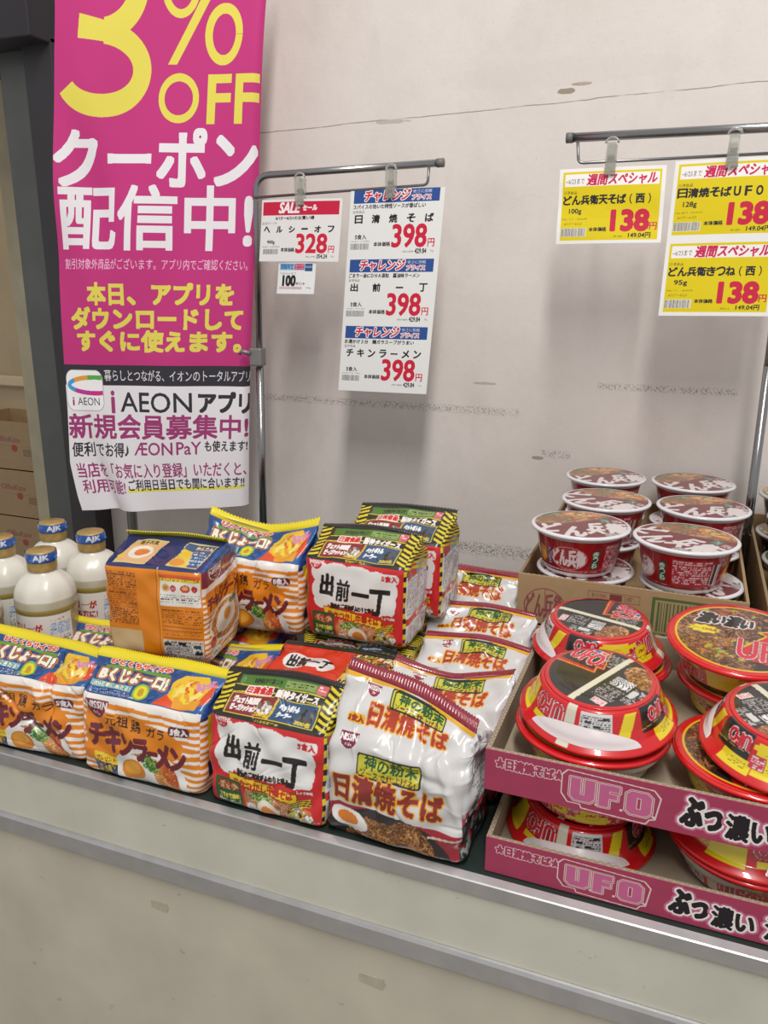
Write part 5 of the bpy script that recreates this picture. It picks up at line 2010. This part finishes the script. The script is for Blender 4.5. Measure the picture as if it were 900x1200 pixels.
def tray_face():
    c = Canvas(424, 60, PK, 2.2, 51)
    c.text('★日清焼そば★', 13, 36, 92, 51, PK, b=0.9, ol=[(0.9, PO)])
    # block-letter logo in outline
    c.poly([(90, 20), (98, 8), (112, 8), (114, 3), (186, 1), (190, 8), (196, 10), (200, 42), (192, 52), (96, 56), (90, 48)], PO)
    c.poly([(91.5, 21), (99, 9.5), (113, 9.5), (115, 4.5), (185, 2.5), (189, 9.5), (194.5, 11.5), (198.3, 41), (191, 50.5), (97, 54.5), (91.5, 47)], PK)
    U = [(101, 46), (112, 46), (112, 23), (117, 23), (117, 46), (128, 46), (128, 20), (123, 14), (106, 14), (101, 20)]
    F = [(133, 45), (155, 45), (155, 37), (144, 37), (144, 33), (153, 33), (153, 26), (144, 26), (144, 13), (133, 13)]
    O1 = [(168, 44), (185, 44), (190, 39), (190, 17), (185, 12), (168, 12), (163, 17), (163, 39)]
    O2 = [(174, 36), (179, 36), (179, 20), (174, 20)]
    for P_ in (U, F, O1):
        m = c.polym(P_)
        c.put(dilate(m, 6), PO)
        c.put(dilate(m, 4), PK)
        c.put(dilate(m, 2), PO)
        c.put(m, '#c0628c')
    c.poly(O2, PO)
    c.poly([(175, 35), (178, 35), (178, 21), (175, 21)], PK)
    for x in (129, 157, 192):
        c.rect(x, 12, x + 3, 15, '#d9c3c0')
    c.text('ぶっ', 222, 14, 262, 52, '#241c20', b=2.2, ol=[(2.4, '#e6dfda'), (2.2, PL)])
    c.text('濃い', 268, 8, 312, 42, '#241c20', b=1.4, ol=[(2.4, '#e6dfda'), (2.2, PL)])
    c.text('濃厚', 324, 8, 384, 44, '#241c20', b=1.4, ol=[(2.4, '#e6dfda'), (2.2, PL)])
    return c


TF = tray_face()
PINKB = pmat('pink_cardboard', PK, rough=0.75, noise=0.06, nscale=40, spec=0.3)
carton('cardboard_tray', 'lower pink cardboard tray of red noodle cups resting on the counter', 0.126, 0.538, 0.019, 0.440, -0.002, 0.050, 0.006, TF, PINKB, KRAFT_D, group='pink cup trays')
carton('cardboard_tray', 'upper pink cardboard tray of red noodle cups stacked on the other tray', 0.118, 0.546, 0.028, 0.440, 0.107, 0.056, 0.006, TF, PINKB, KRAFT_D, group='pink cup trays')


def brown_face():
    c = Canvas(370, 92, '#a98d69', 2.2, 52)
    m1, m2 = c.ellm(48, 34, 36, 36), c.ellm(48, 34, 34, 34)
    c.put(m1, '#8a4a4e')
    c.put(m2, '#a98d69')
    c.clip = m2
    c.text('どん兵衛', 16, 12, 80, 60, '#8a4a4e', b=1.2)
    c.line([(48, 0), (48, 70)], 1.2, '#8a4a4e')
    c.clip = None
    c.rect(120, 62, 205, 78, '#8a5a50')
    c.rect(121, 63, 204, 77, '#a98d69')
    c.text('要冷暗所', 126, 66, 150, 74, '#7a4038', b=0.3)
    c.rect(156, 64, 176, 76, '#7a4038')
    c.micro(180, 65, 202, 75, '#7a4038', 3, 0.6)
    c.rect(224, 8, 346, 82, '#4c6a38')
    c.rect(229, 16, 341, 77, '#a98d69')
    c.bars(232, 18, 338, 74, '#4f6b3a', '#a98d69', 1.4, 4.0)
    c.text('天ぷらそば', 232, 9.5, 300, 14.5, '#c9b58e', b=0.3)
    return c


BF = brown_face()
carton('cardboard_carton', 'brown cardboard carton of white lidded red cups with a green barcode', 0.055, 0.427, 0.512, 1.090, 0.120, 0.090, 0.005, BF, KRAFT, KRAFT, group='brown cup cartons')
carton('cardboard_carton', 'brown cardboard carton under the carton of red cups', 0.058, 0.424, 0.512, 1.090, -0.002, 0.118, 0.005, None, KRAFT, KRAFT, group='brown cup cartons', flut=False)
RF = Canvas(192, 92, '#a98d69', 2.0, 53)
RF.rrect(20, 14, 120, 80, 8, '#8d7654')
RF.rrect(22, 16, 118, 78, 7, '#a98d69')
carton('cardboard_carton', 'brown cardboard carton of dark cups at the right picture edge', 0.4525, 0.645, 0.505, 1.090, 0.120, 0.090, 0.005, RF, KRAFT, KRAFT, group='brown cup cartons')
carton('cardboard_carton', 'brown cardboard carton under the carton of dark cups', 0.4530, 0.644, 0.505, 1.090, -0.002, 0.118, 0.005, None, KRAFT, KRAFT, group='brown cup cartons', flut=False)


# ------------------------------------------------------------------ deep cups with paper lids
def donbei_lid(dark=False):
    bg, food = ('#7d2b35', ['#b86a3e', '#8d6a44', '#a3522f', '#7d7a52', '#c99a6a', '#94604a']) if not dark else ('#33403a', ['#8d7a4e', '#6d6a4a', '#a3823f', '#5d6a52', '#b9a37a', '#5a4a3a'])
    c = Canvas(180, 180, bg, 2.4, 61)
    disc = c.ellm(90, 90, 90, 90)
    c.clip = disc
    fm = c.polym([(0, 95), (60, 92), (110, 110), (180, 150), (180, 180), (0, 180)])
    c.put(fm, '#8a5a40')
    c.blobs(fm, food, 700, 3, 9)
    c.blobs(c.ellm(110, 150, 40, 16), ['#e2a24a', '#d9843a', '#e9c07a'], 60, 3, 7)
    c.blobs(c.ellm(40, 150, 26, 14), ['#5d7a4a', '#3f5f3c', '#8aa070'], 60, 2, 5)
    for ch, x0, x1, y0, y1 in (('ど', 14, 54, 44, 92), ('ん', 48, 94, 18, 72), ('兵', 92, 128, 34, 94), ('衛', 126, 168, 38, 92)):
        c.text(ch, x0, y0, x1, y1, '#efe6e6', b=2.4, sh=0.15)
    c.line([(88, 6), (92, 96)], 2.0, bg)
    c.rrect(128, 96, 146, 122, 2, '#3d6b58')
    c.text('きつね' if not dark else '天そば', 131, 100, 143, 118, '#dfe9e0', b=0.3)
    c.rrect(148, 94, 168, 118, 2, '#8a3a42')
    c.text('うどん' if not dark else '西', 150, 98, 166, 112, '#efe6e6', b=0.4)
    c.bars(118, 14, 146, 36, '#6d6d70', '#cfcac6', 0.6, 1.6)
    c.clip = ~c.ellm(90, 90, 82, 82)
    c.put(disc & c.ellm(90, 90, 90, 90), bg)
    c.clip = None
    return c


def donbei_side(dark=False):
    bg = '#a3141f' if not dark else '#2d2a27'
    c = Canvas(450, 78, bg, 2.4, 62)
    c.rect(0, 0, 450, 15, '#e7e3e0')
    c.rect(0, 72, 450, 78, '#dcd8d8')
    lt = '#d98a92' if not dark else '#9a9690'
    for k in range(2):
        x = k * 225
        c.ell(x + 78, 42, 34, 20, lt if not dark else '#b9b2a4')
        c.ell(x + 78, 42, 32, 18.5, bg)
        c.clip = c.ellm(x + 78, 42, 32, 18.5)
        c.text('どん兵衛', x + 48, 28, x + 108, 57, '#efdfe0', b=1.5)
        c.clip = None
        c.poly([(x + 118, 24), (x + 132, 26), (x + 134, 60), (x + 121, 58)], '#1f4a35')
        for i, ch in enumerate('きつね' if not dark else '天そば'):
            c.text(ch, x + 121, 47 - i * 10, x + 131, 56 - i * 10, '#d5e6d4', b=0.5)
        c.rect(x + 36, 24, x + 44, 56, '#2f3f78')
        c.micro(x + 37, 25, x + 43, 55, '#d9dcee', 4, 0.7)
        c.poly([(x + 8, 36), (x + 20, 24), (x + 34, 34), (x + 30, 52), (x + 16, 56)], '#e58a2a')
        c.ell(x + 22, 40, 7, 8, '#f0c23a')
        c.poly([(x + 4, 52), (x + 16, 50), (x + 12, 62)], '#3f6a3a')
        c.rect(x + 30, 17, x + 140, 22, '#c9474f' if not dark else '#57524c')
        c.micro(x + 32, 17.4, x + 138, 21.6, '#f0d5d5', 3.8, 0.6)
        c.rect(x + 142, 20, x + 206, 66, '#b83a44' if not dark else '#4b4843')
        c.micro(x + 144, 22, x + 204, 65, '#eecfd0', 3.6, 0.7)
        c.bars(x + 208, 24, x + 222, 60, '#4a3a3a', '#e7dada', 0.5, 1.2)
    return c


def build_deep_cup(dark=False):
    root = bpy.data.objects.new('noodle_cup', None)
    prof = [(0.0500, 0.0), (0.0575, 0.0012), (0.0600, 0.004), (0.0625, 0.012), (0.0650, 0.016), (0.0700, 0.040), (0.0765, 0.072), (0.0790, 0.076)]
    art_lathe('cup_wall', prof, 280, 0.0012, donbei_side(dark), SHINY, root)
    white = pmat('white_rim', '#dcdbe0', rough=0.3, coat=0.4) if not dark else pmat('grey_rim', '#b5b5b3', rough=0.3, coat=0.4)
    lathe('rim', [(0.0775, 0.0745), (0.0840, 0.0755), (0.0862, 0.0775), (0.0862, 0.0800), (0.0845, 0.0815), (0.080, 0.0818)], white, root, seg=110, caps=False)
    art_disc('lid', disc_grid(0.0845, 0.0013, 250, lambda r: 0.0814 + 0.0004 * np.cos(r / 0.0845 * 1.57)), donbei_lid(dark), LIDM, root)
    lathe('base', [(0.0, 0.0022), (0.045, 0.002), (0.0500, 0.0)], white, root, seg=60)
    return root


dc = build_deep_cup(False)
GD = 'deep red cups in the brown carton'
zl, zu = 0.1245, 0.2068
pos = {0: (0.158, 0.604), 1: (0.338, 0.602), 2: (0.160, 0.795), 3: (0.342, 0.800), 4: (0.152, 0.985), 5: (0.334, 0.990)}
low = ['whose lid shows under the front left cup', 'whose lid shows under the front right cup', 'under the middle left cup', 'under the middle right cup', 'under the rear left cup', 'under the rear right cup']
upn = ['front left', 'front right with small print on its side', 'middle left', 'middle right', 'rear left nearest the wall', 'rear right nearest the wall']
upo = {0: (0.146, 0.590), 1: (0.322, 0.580), 2: (0.170, 0.785), 3: (0.350, 0.800), 4: (0.148, 0.990), 5: (0.330, 1.005)}
ua = {0: 20, 1: -38, 2: -30, 3: 5, 4: 25, 5: 30}
for k in range(6):
    spawn(dc, 'deep red cup in the brown carton ' + low[k], 'cup noodles', (*pos[k], zl), (0, 0, R_(40 * k + 15)), GD)
for k in range(6):
    spawn(dc, 'deep red cup stacked on top, brown carton, ' + upn[k], 'cup noodles', (*upo[k], zu), (0, 0, R_(ua[k])), GD)
drop(dc)
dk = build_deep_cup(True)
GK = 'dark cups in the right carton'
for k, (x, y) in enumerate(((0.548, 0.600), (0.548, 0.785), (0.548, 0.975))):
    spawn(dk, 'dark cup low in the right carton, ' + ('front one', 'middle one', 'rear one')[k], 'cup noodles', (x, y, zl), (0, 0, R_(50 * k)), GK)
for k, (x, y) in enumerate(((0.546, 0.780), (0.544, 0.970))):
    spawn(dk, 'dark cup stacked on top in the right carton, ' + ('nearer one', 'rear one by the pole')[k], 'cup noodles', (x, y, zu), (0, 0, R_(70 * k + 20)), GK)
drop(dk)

# ------------------------------------------------------------------ cartons in the storeroom
SB = Canvas(420, 205, '#9a8264', 1.2, 71)
SB.rect(0, 100, 420, 102, '#84704f')
SB.text('OIllioKaze', 200, 118, 330, 142, '#8a5650', b=0.8)
SB.ell(296, 92, 16, 16, '#9a4a44')
SB.rect(340, 62, 410, 90, '#6d5f4c')
SB.rect(343, 65, 407, 87, '#8d7a5e')
SB.bars(345, 67, 405, 85, '#6d5f4c', '#8d7a5e', 1, 2.4)
for k in range(4):
    carton('storage_carton', 'brown storeroom carton with red print, ' + ('lowest of the stack', 'second from the floor', 'second from the top of the stack', 'topmost of the stack')[k],
           -2.72, -2.27, 1.80, 2.10, -0.745 + k * 0.215, 0.210, 0.004, SB, pmat('aged_cardboard', '#9a8264', 0.85, noise=0.1), KRAFT, group='cartons stacked in the storeroom', flut=False)
